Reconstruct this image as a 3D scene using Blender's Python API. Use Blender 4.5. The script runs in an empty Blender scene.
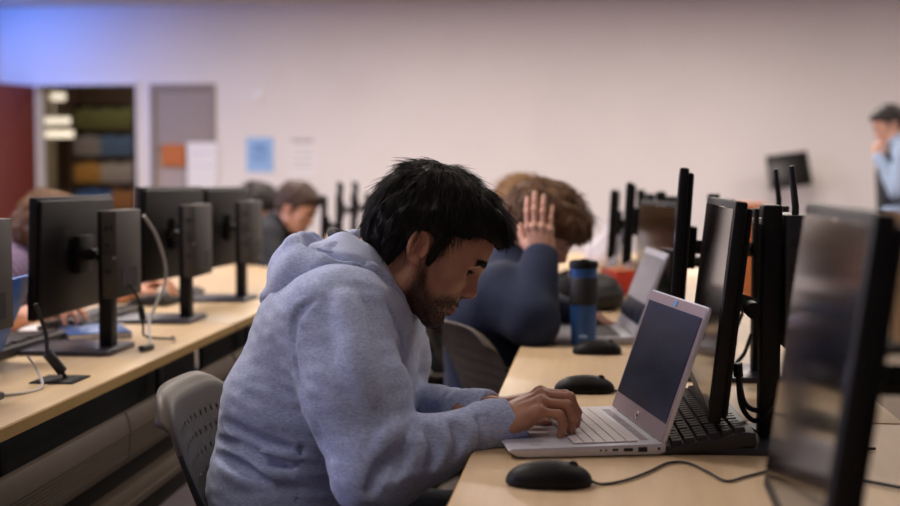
import bpy, bmesh, math, random
import numpy as np
from mathutils import Vector, Matrix, Euler
random.seed(11)
RNG = np.random.default_rng(5)
SC = bpy.context.scene
COL = SC.collection
PI = math.pi

# ------------------------------------------------------------------ camera
FPX, CX, CY, CAMH = 1250.0, 450.0, 253.0, 1.15
TH, PT = math.atan(147 / FPX), math.atan(74 / FPX)
cF = np.array([-math.sin(TH) * math.cos(PT), math.cos(TH) * math.cos(PT), -math.sin(PT)])
cR = np.array([math.cos(TH), math.sin(TH), 0.0])
cU = np.cross(cR, cF)
cO = np.array([0, 0, CAMH])
cam_d = bpy.data.cameras.new('camera')
cam = bpy.data.objects.new('camera', cam_d)
COL.objects.link(cam)
M = Matrix.Identity(4)
for i in range(3):
    M[i][0], M[i][1], M[i][2], M[i][3] = cR[i], cU[i], -cF[i], cO[i]
cam.matrix_world = M
cam_d.sensor_width = 36
cam_d.lens = 50
cam_d.dof.use_dof = True
cam_d.dof.focus_distance = 2.05
cam_d.dof.aperture_fstop = 2.6
cam_d.clip_start = 0.05
SC.camera = cam


def ray(x, y):
    return cF + (x - CX) / FPX * cR - (y - CY) / FPX * cU


def onz(x, y, z=0.743):
    """the point of the level plane z seen along a sight line (used to lay cables along the desks)"""
    d = ray(x, y)
    return cO + d * (z - CAMH) / d[2]


# ------------------------------------------------------------------ materials
def lin(c):
    if isinstance(c, str):
        c = [int(c[i:i + 2], 16) / 255 for i in (0, 2, 4)]
    return tuple(v / 12.92 if v <= 0.04045 else ((v + 0.055) / 1.055) ** 2.4 for v in c) + (1.0,)


def mat(name, col, rough=0.5, metal=0.0, var=None, bump=None, spec=0.5, emit=None, coat=0.0, sheen=0.0, attr=None, stretch=None, sss=0.0, alpha=None):
    m = bpy.data.materials.new(name)
    m.use_nodes = True
    nt = m.node_tree
    b = nt.nodes['Principled BSDF']
    b.inputs['Base Color'].default_value = lin(col)
    b.inputs['Roughness'].default_value = rough
    b.inputs['Metallic'].default_value = metal
    b.inputs['Specular IOR Level'].default_value = spec
    b.inputs['Coat Weight'].default_value = coat
    b.inputs['Sheen Weight'].default_value = sheen
    if sss:
        b.inputs['Subsurface Weight'].default_value = sss
        b.inputs['Subsurface Radius'].default_value = (0.012, 0.005, 0.003)
        b.inputs['Subsurface Scale'].default_value = 0.6
    if emit:
        b.inputs['Emission Color'].default_value = lin(emit[0])
        b.inputs['Emission Strength'].default_value = emit[1]
    if alpha is not None:
        b.inputs['Alpha'].default_value = alpha
    tc = nt.nodes.new('ShaderNodeTexCoord')
    mp = nt.nodes.new('ShaderNodeMapping')
    nt.links.new(tc.outputs['Object'], mp.inputs['Vector'])
    if stretch:
        mp.inputs['Scale'].default_value = stretch
    src = None
    if attr:
        a = nt.nodes.new('ShaderNodeAttribute')
        a.attribute_name = attr
        src = a.outputs['Color']
        nt.links.new(src, b.inputs['Base Color'])
    if var:
        n = nt.nodes.new('ShaderNodeTexNoise')
        n.inputs['Scale'].default_value = var[0]
        n.inputs['Detail'].default_value = 4
        nt.links.new(mp.outputs['Vector'], n.inputs['Vector'])
        r = nt.nodes.new('ShaderNodeMapRange')
        r.inputs['From Min'].default_value = 0.3
        r.inputs['From Max'].default_value = 0.7
        r.inputs['To Min'].default_value = 1 - var[1]
        r.inputs['To Max'].default_value = 1 + var[1]
        nt.links.new(n.outputs['Fac'], r.inputs['Value'])
        mx = nt.nodes.new('ShaderNodeMix')
        mx.data_type = 'RGBA'
        mx.blend_type = 'MULTIPLY'
        mx.inputs['Factor'].default_value = 1
        if src is not None:
            nt.links.new(src, mx.inputs['A'])
        else:
            mx.inputs['A'].default_value = lin(col)
        nt.links.new(r.outputs['Result'], mx.inputs['B'])
        nt.links.new(mx.outputs['Result'], b.inputs['Base Color'])
    if bump:
        n2 = nt.nodes.new('ShaderNodeTexNoise')
        n2.inputs['Scale'].default_value = bump[0]
        n2.inputs['Detail'].default_value = 5
        nt.links.new(mp.outputs['Vector'], n2.inputs['Vector'])
        bp = nt.nodes.new('ShaderNodeBump')
        bp.inputs['Strength'].default_value = bump[1]
        bp.inputs['Distance'].default_value = bump[2] if len(bump) > 2 else 0.002
        nt.links.new(n2.outputs['Fac'], bp.inputs['Height'])
        nt.links.new(bp.outputs['Normal'], b.inputs['Normal'])
    return m


MT = {}
MT['wall'] = mat('wall_paint', 'ded7d6', 0.9, var=(1.2, 0.03), bump=(60, 0.15))
MT['ceil'] = mat('ceiling_tile', 'd2c9c2', 0.9, var=(3, 0.03))
MT['floor'] = mat('carpet', '5d5247', 0.95, var=(40, 0.3), bump=(220, 0.5))
MT['wood'] = mat('maple_laminate', 'cdb28c', 0.42, var=(5, 0.07), stretch=(9, 0.8, 9), spec=0.4)
MT['woodedge'] = mat('maple_edge', 'c9a566', 0.5, var=(6, 0.08), stretch=(3, 1, 3))
MT['black'] = mat('black_plastic', '0f0e0f', 0.5, var=(30, 0.1), spec=.22)
MT['blackmatt'] = mat('black_matt', '121113', 0.6, var=(30, 0.1))
MT['darkgrey'] = mat('dark_grey_plastic', '24211f', 0.5, var=(20, 0.1))
MT['greyback'] = mat('grey_back_plastic', '383430', 0.45, var=(20, 0.06))
MT['pcgrey'] = mat('charcoal_case', '3b3731', 0.5, var=(20, 0.06), spec=.35)
MT['pcblack'] = mat('black_case', '191a1e', 0.45, var=(20, 0.08))
MT['steel'] = mat('brushed_steel', 'a6a39f', 0.3, metal=0.9, var=(60, 0.06))
MT['plateblue'] = mat('dark_base_plate', '3a3a44', 0.35, metal=0.4, var=(20, 0.05))
MT['screen'] = mat('dark_screen', '0e0b0a', 0.11, var=(8, 0.05), spec=0.4)
MT['silver'] = mat('silver_laptop', 'cccdd8', 0.38, metal=0.35, var=(50, 0.03))
MT['silverdark'] = mat('silver_frame', '8c7a82', 0.4, metal=0.25, var=(50, 0.03))
MT['keysilver'] = mat('silver_key', 'd3cdcd', 0.45, var=(50, 0.03))
MT['keygap'] = mat('key_gap', '96888a', 0.6, var=(50, 0.03))
MT['portdark'] = mat('port_dark', '1a1a1f', 0.5, var=(50, 0.05))
MT['keyblack'] = mat('black_key', '211f1e', 0.45, var=(60, 0.1))
MT['rubber'] = mat('cable_rubber', '141316', 0.5, var=(30, 0.1))
MT['whitecable'] = mat('white_cable', 'b9b4ac', 0.5, var=(30, 0.05))
MT['shell'] = None
MT['shellrim'] = mat('chair_rim', '1b1a19', 0.45, var=(30, 0.1))
MT['tray'] = mat('grey_tray', '756859', 0.5, var=(8, 0.06))
MT['trayrib'] = mat('grey_tray_rib', '574c40', 0.6, var=(8, 0.06))
MT['hoodie'] = mat('heather_fleece', '97a5c4', 0.92, var=(1, 0.01), sheen=0.25)
MT['lining'] = mat('hood_lining', 'c3cfee', 0.9, var=(90, 0.06), bump=(300, 0.3), sheen=0.2)
MT['skin'] = mat('skin', 'ffffff', 0.5, attr='Col', var=(70, 0.06), bump=(350, 0.1), sss=0.08)
MT['hairblack'] = mat('black_hair', '15100e', 0.55, var=(60, 0.2), spec=.3)
MT['hairbrown'] = mat('brown_hair', '6d4d30', 0.55, var=(70, 0.35))
MT['hairmid'] = mat('mid_brown_hair', '453022', 0.6, var=(70, 0.3))
MT['hairlight'] = mat('light_brown_hair', '9a7448', 0.55, var=(70, 0.3))
MT['hairdark'] = mat('dark_brown_hair', '241a15', 0.55, var=(70, 0.3))
MT['navy'] = mat('navy_fleece', '15213d', 0.9, var=(60, 0.12), bump=(200, 0.3), sheen=0.05)
MT['denim'] = mat('dark_denim', '252a38', 0.9, var=(90, 0.15), bump=(300, 0.3))
MT['khaki'] = mat('khaki_cotton', '7a6248', 0.9, var=(40, 0.1))
MT['shoe'] = mat('shoe_leather', '1e1a18', 0.5, var=(30, 0.1))
MT['vest'] = mat('dark_vest', '1a1d24', 0.85, var=(40, 0.1))
MT['shirtblue'] = mat('light_blue_shirt', 'a3b8d2', 0.85, var=(20, 0.06))
MT['blue'] = mat('blue_metal', '2c5590', 0.35, metal=0.2, var=(20, 0.05))
MT['brightblue'] = mat('bright_blue', '1d62c4', 0.4, var=(20, 0.08))
MT['white'] = mat('white_paper', 'e4e0e2', 0.8, var=(20, 0.02))
MT['paperblue'] = mat('blue_paper', '94b6e0', 0.8, var=(20, 0.04))
MT['red'] = mat('red_card', 'b8351f', 0.6, var=(20, 0.1))
MT['orange'] = mat('orange_card', 'b8672f', 0.7, var=(20, 0.1))
MT['door'] = mat('red_brown_door', '6b2a1e', 0.5, var=(3, 0.12), stretch=(8, 8, 0.7))
MT['frame'] = mat('door_frame', '5d4a3d', 0.6, var=(10, 0.05))
MT['shade'] = mat('grey_shade', '968a87', 0.85, var=(40, 0.06))
MT['shelfwood'] = mat('dark_shelf_wood', '4a3524', 0.6, var=(5, 0.15))
MT['tan'] = mat('tan_wall', 'a08d72', 0.85, var=(5, 0.04))


def stripes_mat(name, c1, c2, scale, axis=(1, 0, 0)):
    m = mat(name, c1, 0.9)
    nt = m.node_tree
    b = nt.nodes['Principled BSDF']
    tc = nt.nodes.new('ShaderNodeTexCoord')
    dp = nt.nodes.new('ShaderNodeVectorMath')
    dp.operation = 'DOT_PRODUCT'
    dp.inputs[1].default_value = axis
    nt.links.new(tc.outputs['Object'], dp.inputs[0])
    ml = nt.nodes.new('ShaderNodeMath')
    ml.operation = 'MULTIPLY'
    ml.inputs[1].default_value = scale
    nt.links.new(dp.outputs['Value'], ml.inputs[0])
    fr = nt.nodes.new('ShaderNodeMath')
    fr.operation = 'FRACT'
    nt.links.new(ml.outputs[0], fr.inputs[0])
    gt = nt.nodes.new('ShaderNodeMath')
    gt.operation = 'GREATER_THAN'
    gt.inputs[1].default_value = 0.6
    nt.links.new(fr.outputs[0], gt.inputs[0])
    mx = nt.nodes.new('ShaderNodeMix')
    mx.data_type = 'RGBA'
    mx.inputs['A'].default_value = lin(c1)
    mx.inputs['B'].default_value = lin(c2)
    nt.links.new(gt.outputs[0], mx.inputs['Factor'])
    nt.links.new(mx.outputs['Result'], b.inputs['Base Color'])
    return m


MT['plaid'] = stripes_mat('striped_purple_shirt', '5c4a68', '8f7c97', 40, (0.3, 1, 0.5))


def heather(m, c1, c2, grain=(420, 420, 1400)):
    """marled jersey: short pale and dark flecks plus a fine knit bump"""
    nt = m.node_tree
    b = nt.nodes['Principled BSDF']
    for l in list(b.inputs['Base Color'].links):
        nt.links.remove(l)
    tc = nt.nodes.new('ShaderNodeTexCoord')
    mp = nt.nodes.new('ShaderNodeMapping')
    mp.inputs['Scale'].default_value = (1, 1, 3.2)
    nt.links.new(tc.outputs['Object'], mp.inputs['Vector'])
    n = nt.nodes.new('ShaderNodeTexNoise')
    n.inputs['Scale'].default_value = 130
    n.inputs['Detail'].default_value = 6
    n.inputs['Roughness'].default_value = 0.75
    nt.links.new(mp.outputs['Vector'], n.inputs['Vector'])
    r = nt.nodes.new('ShaderNodeValToRGB')
    r.color_ramp.elements[0].position = 0.36
    r.color_ramp.elements[0].color = lin(c1)
    r.color_ramp.elements[1].position = 0.64
    r.color_ramp.elements[1].color = lin(c2)
    nt.links.new(n.outputs['Fac'], r.inputs['Fac'])
    nt.links.new(r.outputs['Color'], b.inputs['Base Color'])
    n2 = nt.nodes.new('ShaderNodeTexNoise')
    n2.inputs['Scale'].default_value = 45
    n2.inputs['Detail'].default_value = 5
    nt.links.new(tc.outputs['Object'], n2.inputs['Vector'])
    bp = nt.nodes.new('ShaderNodeBump')
    bp.inputs['Strength'].default_value = 0.35
    bp.inputs['Distance'].default_value = 0.004
    nt.links.new(n2.outputs['Fac'], bp.inputs['Height'])
    nt.links.new(bp.outputs['Normal'], b.inputs['Normal'])


heather(MT['hoodie'], '8f9fc8', 'bfcbea')


def shell_mat():
    """chair shell plastic with rows of small round perforations, laid out in UV"""
    m = mat('chair_shell', '51483d', 0.5, var=(20, 0.05))
    nt = m.node_tree
    b = nt.nodes['Principled BSDF']
    uv = nt.nodes.new('ShaderNodeUVMap')
    mp = nt.nodes.new('ShaderNodeVectorMath')
    mp.operation = 'FRACTION'
    nt.links.new(uv.outputs['UV'], mp.inputs[0])
    ds = nt.nodes.new('ShaderNodeVectorMath')
    ds.operation = 'DISTANCE'
    ds.inputs[1].default_value = (0.5, 0.5, 0)
    nt.links.new(mp.outputs['Vector'], ds.inputs[0])
    gt = nt.nodes.new('ShaderNodeMath')
    gt.operation = 'GREATER_THAN'
    gt.inputs[1].default_value = 0.17
    nt.links.new(ds.outputs['Value'], gt.inputs[0])
    nt.links.new(gt.outputs[0], b.inputs['Alpha'])
    return m


MT['shell'] = shell_mat()


# ------------------------------------------------------------------ object helpers
def setp(o, label=None, cat=None, group=None, kind=None):
    if label:
        o['label'] = label
    if cat:
        o['category'] = cat
    if group:
        o['group'] = group
    if kind:
        o['kind'] = kind
    return o


def thing(name, label, cat, loc=(0, 0, 0), rz=0.0, group=None):
    o = bpy.data.objects.new(name, None)
    o.empty_display_size = 0.05
    COL.objects.link(o)
    o.location = loc
    o.rotation_euler = (0, 0, rz)
    return setp(o, label, cat, group)


def link_mesh(name, me, m, parent=None, loc=None, smooth=True, sharp=38):
    me.materials.clear()
    me.materials.append(m)
    if smooth:
        me.polygons.foreach_set('use_smooth', [True] * len(me.polygons))
        if sharp:
            me.set_sharp_from_angle(angle=math.radians(sharp))
    o = bpy.data.objects.new(name, me)
    COL.objects.link(o)
    if parent is not None:
        o.parent = parent
    if loc is not None:
        o.location = loc
    return o


def obj(name, bm, m, parent=None, loc=None, smooth=True, sharp=38):
    me = bpy.data.meshes.new(name)
    bm.normal_update()
    bm.to_mesh(me)
    bm.free()
    return link_mesh(name, me, m, parent, loc, smooth, sharp)


def dup(root, loc=None, rz=None, label=None, group=None):
    r = root.copy()
    COL.objects.link(r)
    if loc is not None:
        r.location = loc
    if rz is not None:
        r.rotation_euler = (0, 0, rz)
    if label:
        r['label'] = label
    if group:
        r['group'] = group
    for ch in list(root.children):
        c = ch.copy()
        COL.objects.link(c)
        c.parent = r
        for g in list(ch.children):
            d = g.copy()
            COL.objects.link(d)
            d.parent = c
    return r


def B():
    return bmesh.new()


def box(bm, lo, hi, bev=0.0, seg=2, mtx=None):
    c = [(a + b) / 2 for a, b in zip(lo, hi)]
    s = [abs(b - a) for a, b in zip(lo, hi)]
    r = bmesh.ops.create_cube(bm, size=1.0)
    vs = r['verts']
    bmesh.ops.scale(bm, vec=s, verts=vs)
    bmesh.ops.translate(bm, vec=c, verts=vs)
    if bev > 0:
        es = list({e for v in vs for e in v.link_edges})
        rr = bmesh.ops.bevel(bm, geom=es, offset=bev, segments=seg, affect='EDGES', profile=0.5, clamp_overlap=True)
        vs = list({v for f in rr['faces'] for v in f.verts} | {v for v in vs if v.is_valid})
    if mtx is not None:
        bmesh.ops.transform(bm, matrix=mtx, verts=vs)
    return vs


def cyl(bm, p0, p1, r0, r1=None, n=20):
    r1 = r0 if r1 is None else r1
    p0, p1 = Vector(p0), Vector(p1)
    d = p1 - p0
    q = d.to_track_quat('Z', 'Y').to_matrix().to_4x4()
    mt = Matrix.Translation((p0 + p1) / 2) @ q
    return bmesh.ops.create_cone(bm, cap_ends=True, segments=n, radius1=r0, radius2=r1, depth=d.length, matrix=mt)['verts']


def spline(pts, k=8):
    P = [np.array(p, float) for p in pts]
    P = [2 * P[0] - P[1]] + P + [2 * P[-1] - P[-2]]
    out = []
    for i in range(1, len(P) - 2):
        for j in range(k):
            t = j / k
            a, b, c, d = P[i - 1], P[i], P[i + 1], P[i + 2]
            out.append(0.5 * (2 * b + (c - a) * t + (2 * a - 5 * b + 4 * c - d) * t * t + (3 * b - a - 3 * c + d) * t ** 3))
    out.append(P[-2])
    return out


def tube(bm, pts, r, n=8, k=8):
    P = spline(pts, k) if k else [np.array(p, float) for p in pts]
    rings = []
    up = np.array([0.13, 0.31, 0.94])
    for i, p in enumerate(P):
        t = P[min(i + 1, len(P) - 1)] - P[max(i - 1, 0)]
        t = t / (np.linalg.norm(t) + 1e-9)
        a = np.cross(up, t)
        if np.linalg.norm(a) < 1e-3:
            a = np.cross((1, 0, 0), t)
        a /= np.linalg.norm(a)
        b = np.cross(t, a)
        up = b
        rr = r(i / (len(P) - 1)) if callable(r) else r
        rings.append([bm.verts.new(p + rr * (math.cos(2 * PI * j / n) * a + math.sin(2 * PI * j / n) * b)) for j in range(n)])
    for A, Bq in zip(rings, rings[1:]):
        for j in range(n):
            bm.faces.new((A[j], A[(j + 1) % n], Bq[(j + 1) % n], Bq[j]))
    bm.faces.new(rings[0][::-1])
    bm.faces.new(rings[-1])


def lathe(bm, prof, n=40, c=(0, 0)):
    rings = []
    for r, z in prof:
        rings.append([bm.verts.new((c[0] + r * math.cos(2 * PI * j / n), c[1] + r * math.sin(2 * PI * j / n), z)) for j in range(n)])
    for A, Bq in zip(rings, rings[1:]):
        for j in range(n):
            bm.faces.new((A[j], A[(j + 1) % n], Bq[(j + 1) % n], Bq[j]))
    bm.faces.new(rings[0][::-1])
    bm.faces.new(rings[-1])


def rounded_poly(w, h, r, n=6):
    pts = []
    for cx, cy, a in ((w / 2 - r, h / 2 - r, 0), (-w / 2 + r, h / 2 - r, 90), (-w / 2 + r, -h / 2 + r, 180), (w / 2 - r, -h / 2 + r, 270)):
        for i in range(n + 1):
            t = math.radians(a + 90 * i / n)
            pts.append((cx + r * math.cos(t), cy + r * math.sin(t)))
    return pts


def prism(bm, poly, z0, z1, mtx=None, bev=0.0):
    a = [bm.verts.new((x, y, z0)) for x, y in poly]
    b = [bm.verts.new((x, y, z1)) for x, y in poly]
    n = len(poly)
    f0 = bm.faces.new(a[::-1])
    f1 = bm.faces.new(b)
    for i in range(n):
        bm.faces.new((a[i], a[(i + 1) % n], b[(i + 1) % n], b[i]))
    vs = a + b
    if bev:
        rr = bmesh.ops.bevel(bm, geom=list(f1.edges) + list(f0.edges), offset=bev, segments=2, affect='EDGES', profile=0.5)
        vs = list({v for f in rr['faces'] for v in f.verts} | {v for v in vs if v.is_valid})
    if mtx is not None:
        bmesh.ops.transform(bm, matrix=mtx, verts=vs)
    return vs


# ------------------------------------------------------------------ implicit surfaces for the figures
def rc(a, b, ra, rb):
    a, b = np.array(a, np.float32), np.array(b, np.float32)
    ba = b - a
    L = float(ba @ ba) + 1e-12

    def f(X, Y, Z):
        t = np.clip(((X - a[0]) * ba[0] + (Y - a[1]) * ba[1] + (Z - a[2]) * ba[2]) / L, 0, 1)
        return np.sqrt((X - a[0] - t * ba[0]) ** 2 + (Y - a[1] - t * ba[1]) ** 2 + (Z - a[2] - t * ba[2]) ** 2) - (ra + t * (rb - ra))
    m = max(ra, rb)
    return f, np.minimum(a, b) - m, np.maximum(a, b) + m


def el(c, r, R=None):
    c = np.array(c, np.float32)
    r = np.array(r, np.float32)
    R = np.eye(3) if R is None else np.array(R)

    def f(X, Y, Z):
        x, y, z = X - c[0], Y - c[1], Z - c[2]
        u = (R[0, 0] * x + R[1, 0] * y + R[2, 0] * z)
        v = (R[0, 1] * x + R[1, 1] * y + R[2, 1] * z)
        w = (R[0, 2] * x + R[1, 2] * y + R[2, 2] * z)
        k0 = np.sqrt((u / r[0]) ** 2 + (v / r[1]) ** 2 + (w / r[2]) ** 2)
        k1 = np.sqrt((u / r[0] ** 2) ** 2 + (v / r[1] ** 2) ** 2 + (w / r[2] ** 2) ** 2) + 1e-6
        return k0 * (k0 - 1) / k1
    ext = np.sqrt(((R * r) ** 2).sum(1))
    return f, c - ext, c + ext


def rotm(yaw=0, pitch=0, roll=0):
    cy, sy, cp, sp, cr, sr = math.cos(yaw), math.sin(yaw), math.cos(pitch), math.sin(pitch), math.cos(roll), math.sin(roll)
    return np.array([[cy, -sy, 0], [sy, cy, 0], [0, 0, 1]]) @ np.array([[cp, 0, sp], [0, 1, 0], [-sp, 0, cp]]) @ np.array([[1, 0, 0], [0, cr, -sr], [0, sr, cr]])


class Field:
    def __init__(s, lo, hi, h):
        s.lo = np.array(lo, np.float32)
        s.h = h
        s.n = np.ceil((np.array(hi) - s.lo) / h).astype(int) + 1
        s.ax = [(s.lo[i] + h * np.arange(s.n[i])).astype(np.float32) for i in range(3)]
        s.v = np.full(tuple(s.n), 1.0, np.float32)

    def _sl(s, lo, hi, pad):
        a = np.clip(np.floor((lo - pad - s.lo) / s.h).astype(int), 0, s.n - 1)
        b = np.clip(np.ceil((hi + pad - s.lo) / s.h).astype(int) + 1, 1, s.n)
        if np.any(b <= a):
            return None, None
        sl = tuple(slice(int(a[i]), int(b[i])) for i in range(3))
        G = (s.ax[0][sl[0]][:, None, None], s.ax[1][sl[1]][None, :, None], s.ax[2][sl[2]][None, None, :])
        return sl, G

    def add(s, p, k=0.01):
        f, lo, hi = p
        sl, G = s._sl(lo, hi, 2 * k + 3 * s.h)
        if sl is None:
            return s
        a, b = s.v[sl], f(*G)
        t = np.clip(0.5 + 0.5 * (a - b) / k, 0, 1)
        s.v[sl] = a + t * (b - a) - k * t * (1 - t)
        return s

    def cut(s, p, k=0.005):
        f, lo, hi = p
        sl, G = s._sl(lo, hi, 2 * k + 3 * s.h)
        if sl is None:
            return s
        a, b = s.v[sl], -f(*G)
        t = np.clip(0.5 - 0.5 * (a - b) / k, 0, 1)
        s.v[sl] = a + t * (b - a) + k * t * (1 - t)
        return s

    def clip(s, fn, k=0.004):
        """keep only where fn(X,Y,Z) < 0"""
        G = (s.ax[0][:, None, None], s.ax[1][None, :, None], s.ax[2][None, None, :])
        b = fn(*G)
        t = np.clip(0.5 - 0.5 * (s.v - b) / k, 0, 1)
        s.v = s.v + t * (b - s.v) + k * t * (1 - t)
        return s

    def warp(s, fn):
        G = (s.ax[0][:, None, None], s.ax[1][None, :, None], s.ax[2][None, None, :])
        s.v = s.v + fn(*G).astype(np.float32)
        return s

    def sample(s, P):
        q = (np.array(P) - s.lo) / s.h
        i = np.floor(q).astype(int)
        if np.any(i < 0) or np.any(i >= s.n - 1):
            return 1.0
        f = q - i
        c = s.v[i[0]:i[0] + 2, i[1]:i[1] + 2, i[2]:i[2] + 2]
        c = c[0] * (1 - f[0]) + c[1] * f[0]
        c = c[0] * (1 - f[1]) + c[1] * f[1]
        return float(c[0] * (1 - f[2]) + c[1] * f[2])

    def hit(s, px, py, t0, t1):
        d = ray(px, py)
        for t in np.arange(t0, t1, 0.003):
            if s.sample(cO + d * t) < 0:
                return cO + d * t
        return None

    def mesh(s):
        v = s.v
        c = [v[:-1, :-1, :-1], v[1:, :-1, :-1], v[:-1, 1:, :-1], v[1:, 1:, :-1], v[:-1, :-1, 1:], v[1:, :-1, 1:], v[:-1, 1:, 1:], v[1:, 1:, 1:]]
        cnt = sum((q < 0).astype(np.int8) for q in c)
        act = (cnt > 0) & (cnt < 8)
        ijk = np.argwhere(act)
        idx = np.full(act.shape, -1, np.int32)
        idx[act] = np.arange(len(ijk))
        vals = np.stack([q[act] for q in c], 1)
        off = np.array([[i & 1, (i >> 1) & 1, i >> 2] for i in range(8)], np.float32)
        acc = np.zeros((len(ijk), 3), np.float32)
        num = np.zeros((len(ijk), 1), np.float32)
        for a in range(8):
            for bit in (1, 2, 4):
                if a & bit:
                    continue
                b = a | bit
                va, vb = vals[:, a], vals[:, b]
                m = (va < 0) != (vb < 0)
                t = np.where(m, va / np.where(np.abs(va - vb) < 1e-12, 1, va - vb), 0)[:, None]
                acc += np.where(m[:, None], off[a] + t * (off[b] - off[a]), 0)
                num += m[:, None]
        P = s.lo + s.h * (ijk + acc / num)
        quads = []
        for ax in range(3):
            sl0 = [slice(None)] * 3
            sl1 = [slice(None)] * 3
            sl0[ax] = slice(0, -1)
            sl1[ax] = slice(1, None)
            A, Bv = v[tuple(sl0)] < 0, v[tuple(sl1)] < 0
            e = np.argwhere(A != Bv)
            o1, o2 = [(1, 2), (2, 0), (0, 1)][ax]
            ok = (e[:, o1] > 0) & (e[:, o2] > 0) & (e[:, o1] < v.shape[o1] - 1) & (e[:, o2] < v.shape[o2] - 1)
            e = e[ok]
            ins = A[tuple(e.T)]

            def cell(d1, d2):
                q = e.copy()
                q[:, o1] -= d1
                q[:, o2] -= d2
                return idx[tuple(q.T)]
            q = np.stack([cell(1, 1), cell(0, 1), cell(0, 0), cell(1, 0)], 1)
            q[~ins] = q[~ins][:, ::-1]
            quads.append(q)
        F = np.concatenate(quads)
        return P.astype(np.float64), F[(F >= 0).all(1)]


def np_mesh(name, P, F, cols=None):
    me = bpy.data.meshes.new(name)
    me.vertices.add(len(P))
    me.vertices.foreach_set('co', np.ascontiguousarray(P, dtype=np.float32).ravel())
    n, k = F.shape
    me.loops.add(n * k)
    me.loops.foreach_set('vertex_index', np.ascontiguousarray(F, dtype=np.int32).ravel())
    me.polygons.add(n)
    me.polygons.foreach_set('loop_start', np.arange(0, n * k, k, dtype=np.int32))
    me.polygons.foreach_set('loop_total', np.full(n, k, np.int32))
    me.update(calc_edges=True)
    me.validate()
    if cols is not None:
        ca = me.color_attributes.new('Col', 'FLOAT_COLOR', 'POINT')
        c4 = np.ones((len(P), 4), np.float32)
        c4[:, :3] = cols
        ca.data.foreach_set('color', c4.ravel())
    return me


def laplace(P, F, it=2, w=0.5):
    for _ in range(it):
        acc = np.zeros_like(P)
        num = np.zeros((len(P), 1))
        for a in range(F.shape[1]):
            for b in (a - 1, (a + 1) % F.shape[1]):
                np.add.at(acc, F[:, a], P[F[:, b]])
                np.add.at(num, F[:, a], 1)
        P = P + w * (acc / np.maximum(num, 1) - P)
    return P


def vnormals(P, F):
    n = np.cross(P[F[:, 2]] - P[F[:, 0]], P[F[:, 3]] - P[F[:, 1]])
    N = np.zeros_like(P)
    for a in range(4):
        np.add.at(N, F[:, a], n)
    return N / (np.linalg.norm(N, axis=1, keepdims=True) + 1e-12)


def join(parts):
    """parts: list of (P,F,C)"""
    Ps, Fs, Cs, o = [], [], [], 0
    for P, F, C in parts:
        Ps.append(P)
        Fs.append(F + o)
        Cs.append(C)
        o += len(P)
    return np.concatenate(Ps), np.concatenate(Fs), np.concatenate(Cs)


def L3(c):
    return np.array(lin(c)[:3])


def uvsphere(c, r, n=20, m=14):
    P, F = [], []
    for i in range(m + 1):
        t = PI * (0.02 + 0.96 * i / m)
        for j in range(n):
            p = 2 * PI * j / n
            P.append((math.sin(t) * math.cos(p), math.sin(t) * math.sin(p), math.cos(t)))
    for i in range(m):
        for j in range(n):
            F.append((i * n + j, (i + 1) * n + j, (i + 1) * n + (j + 1) % n, i * n + (j + 1) % n))
    return np.array(P) * r + np.array(c), np.array(F)


def smoothstep(a, b, x):
    t = np.clip((x - a) / (b - a), 0, 1)
    return t * t * (3 - 2 * t)


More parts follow.
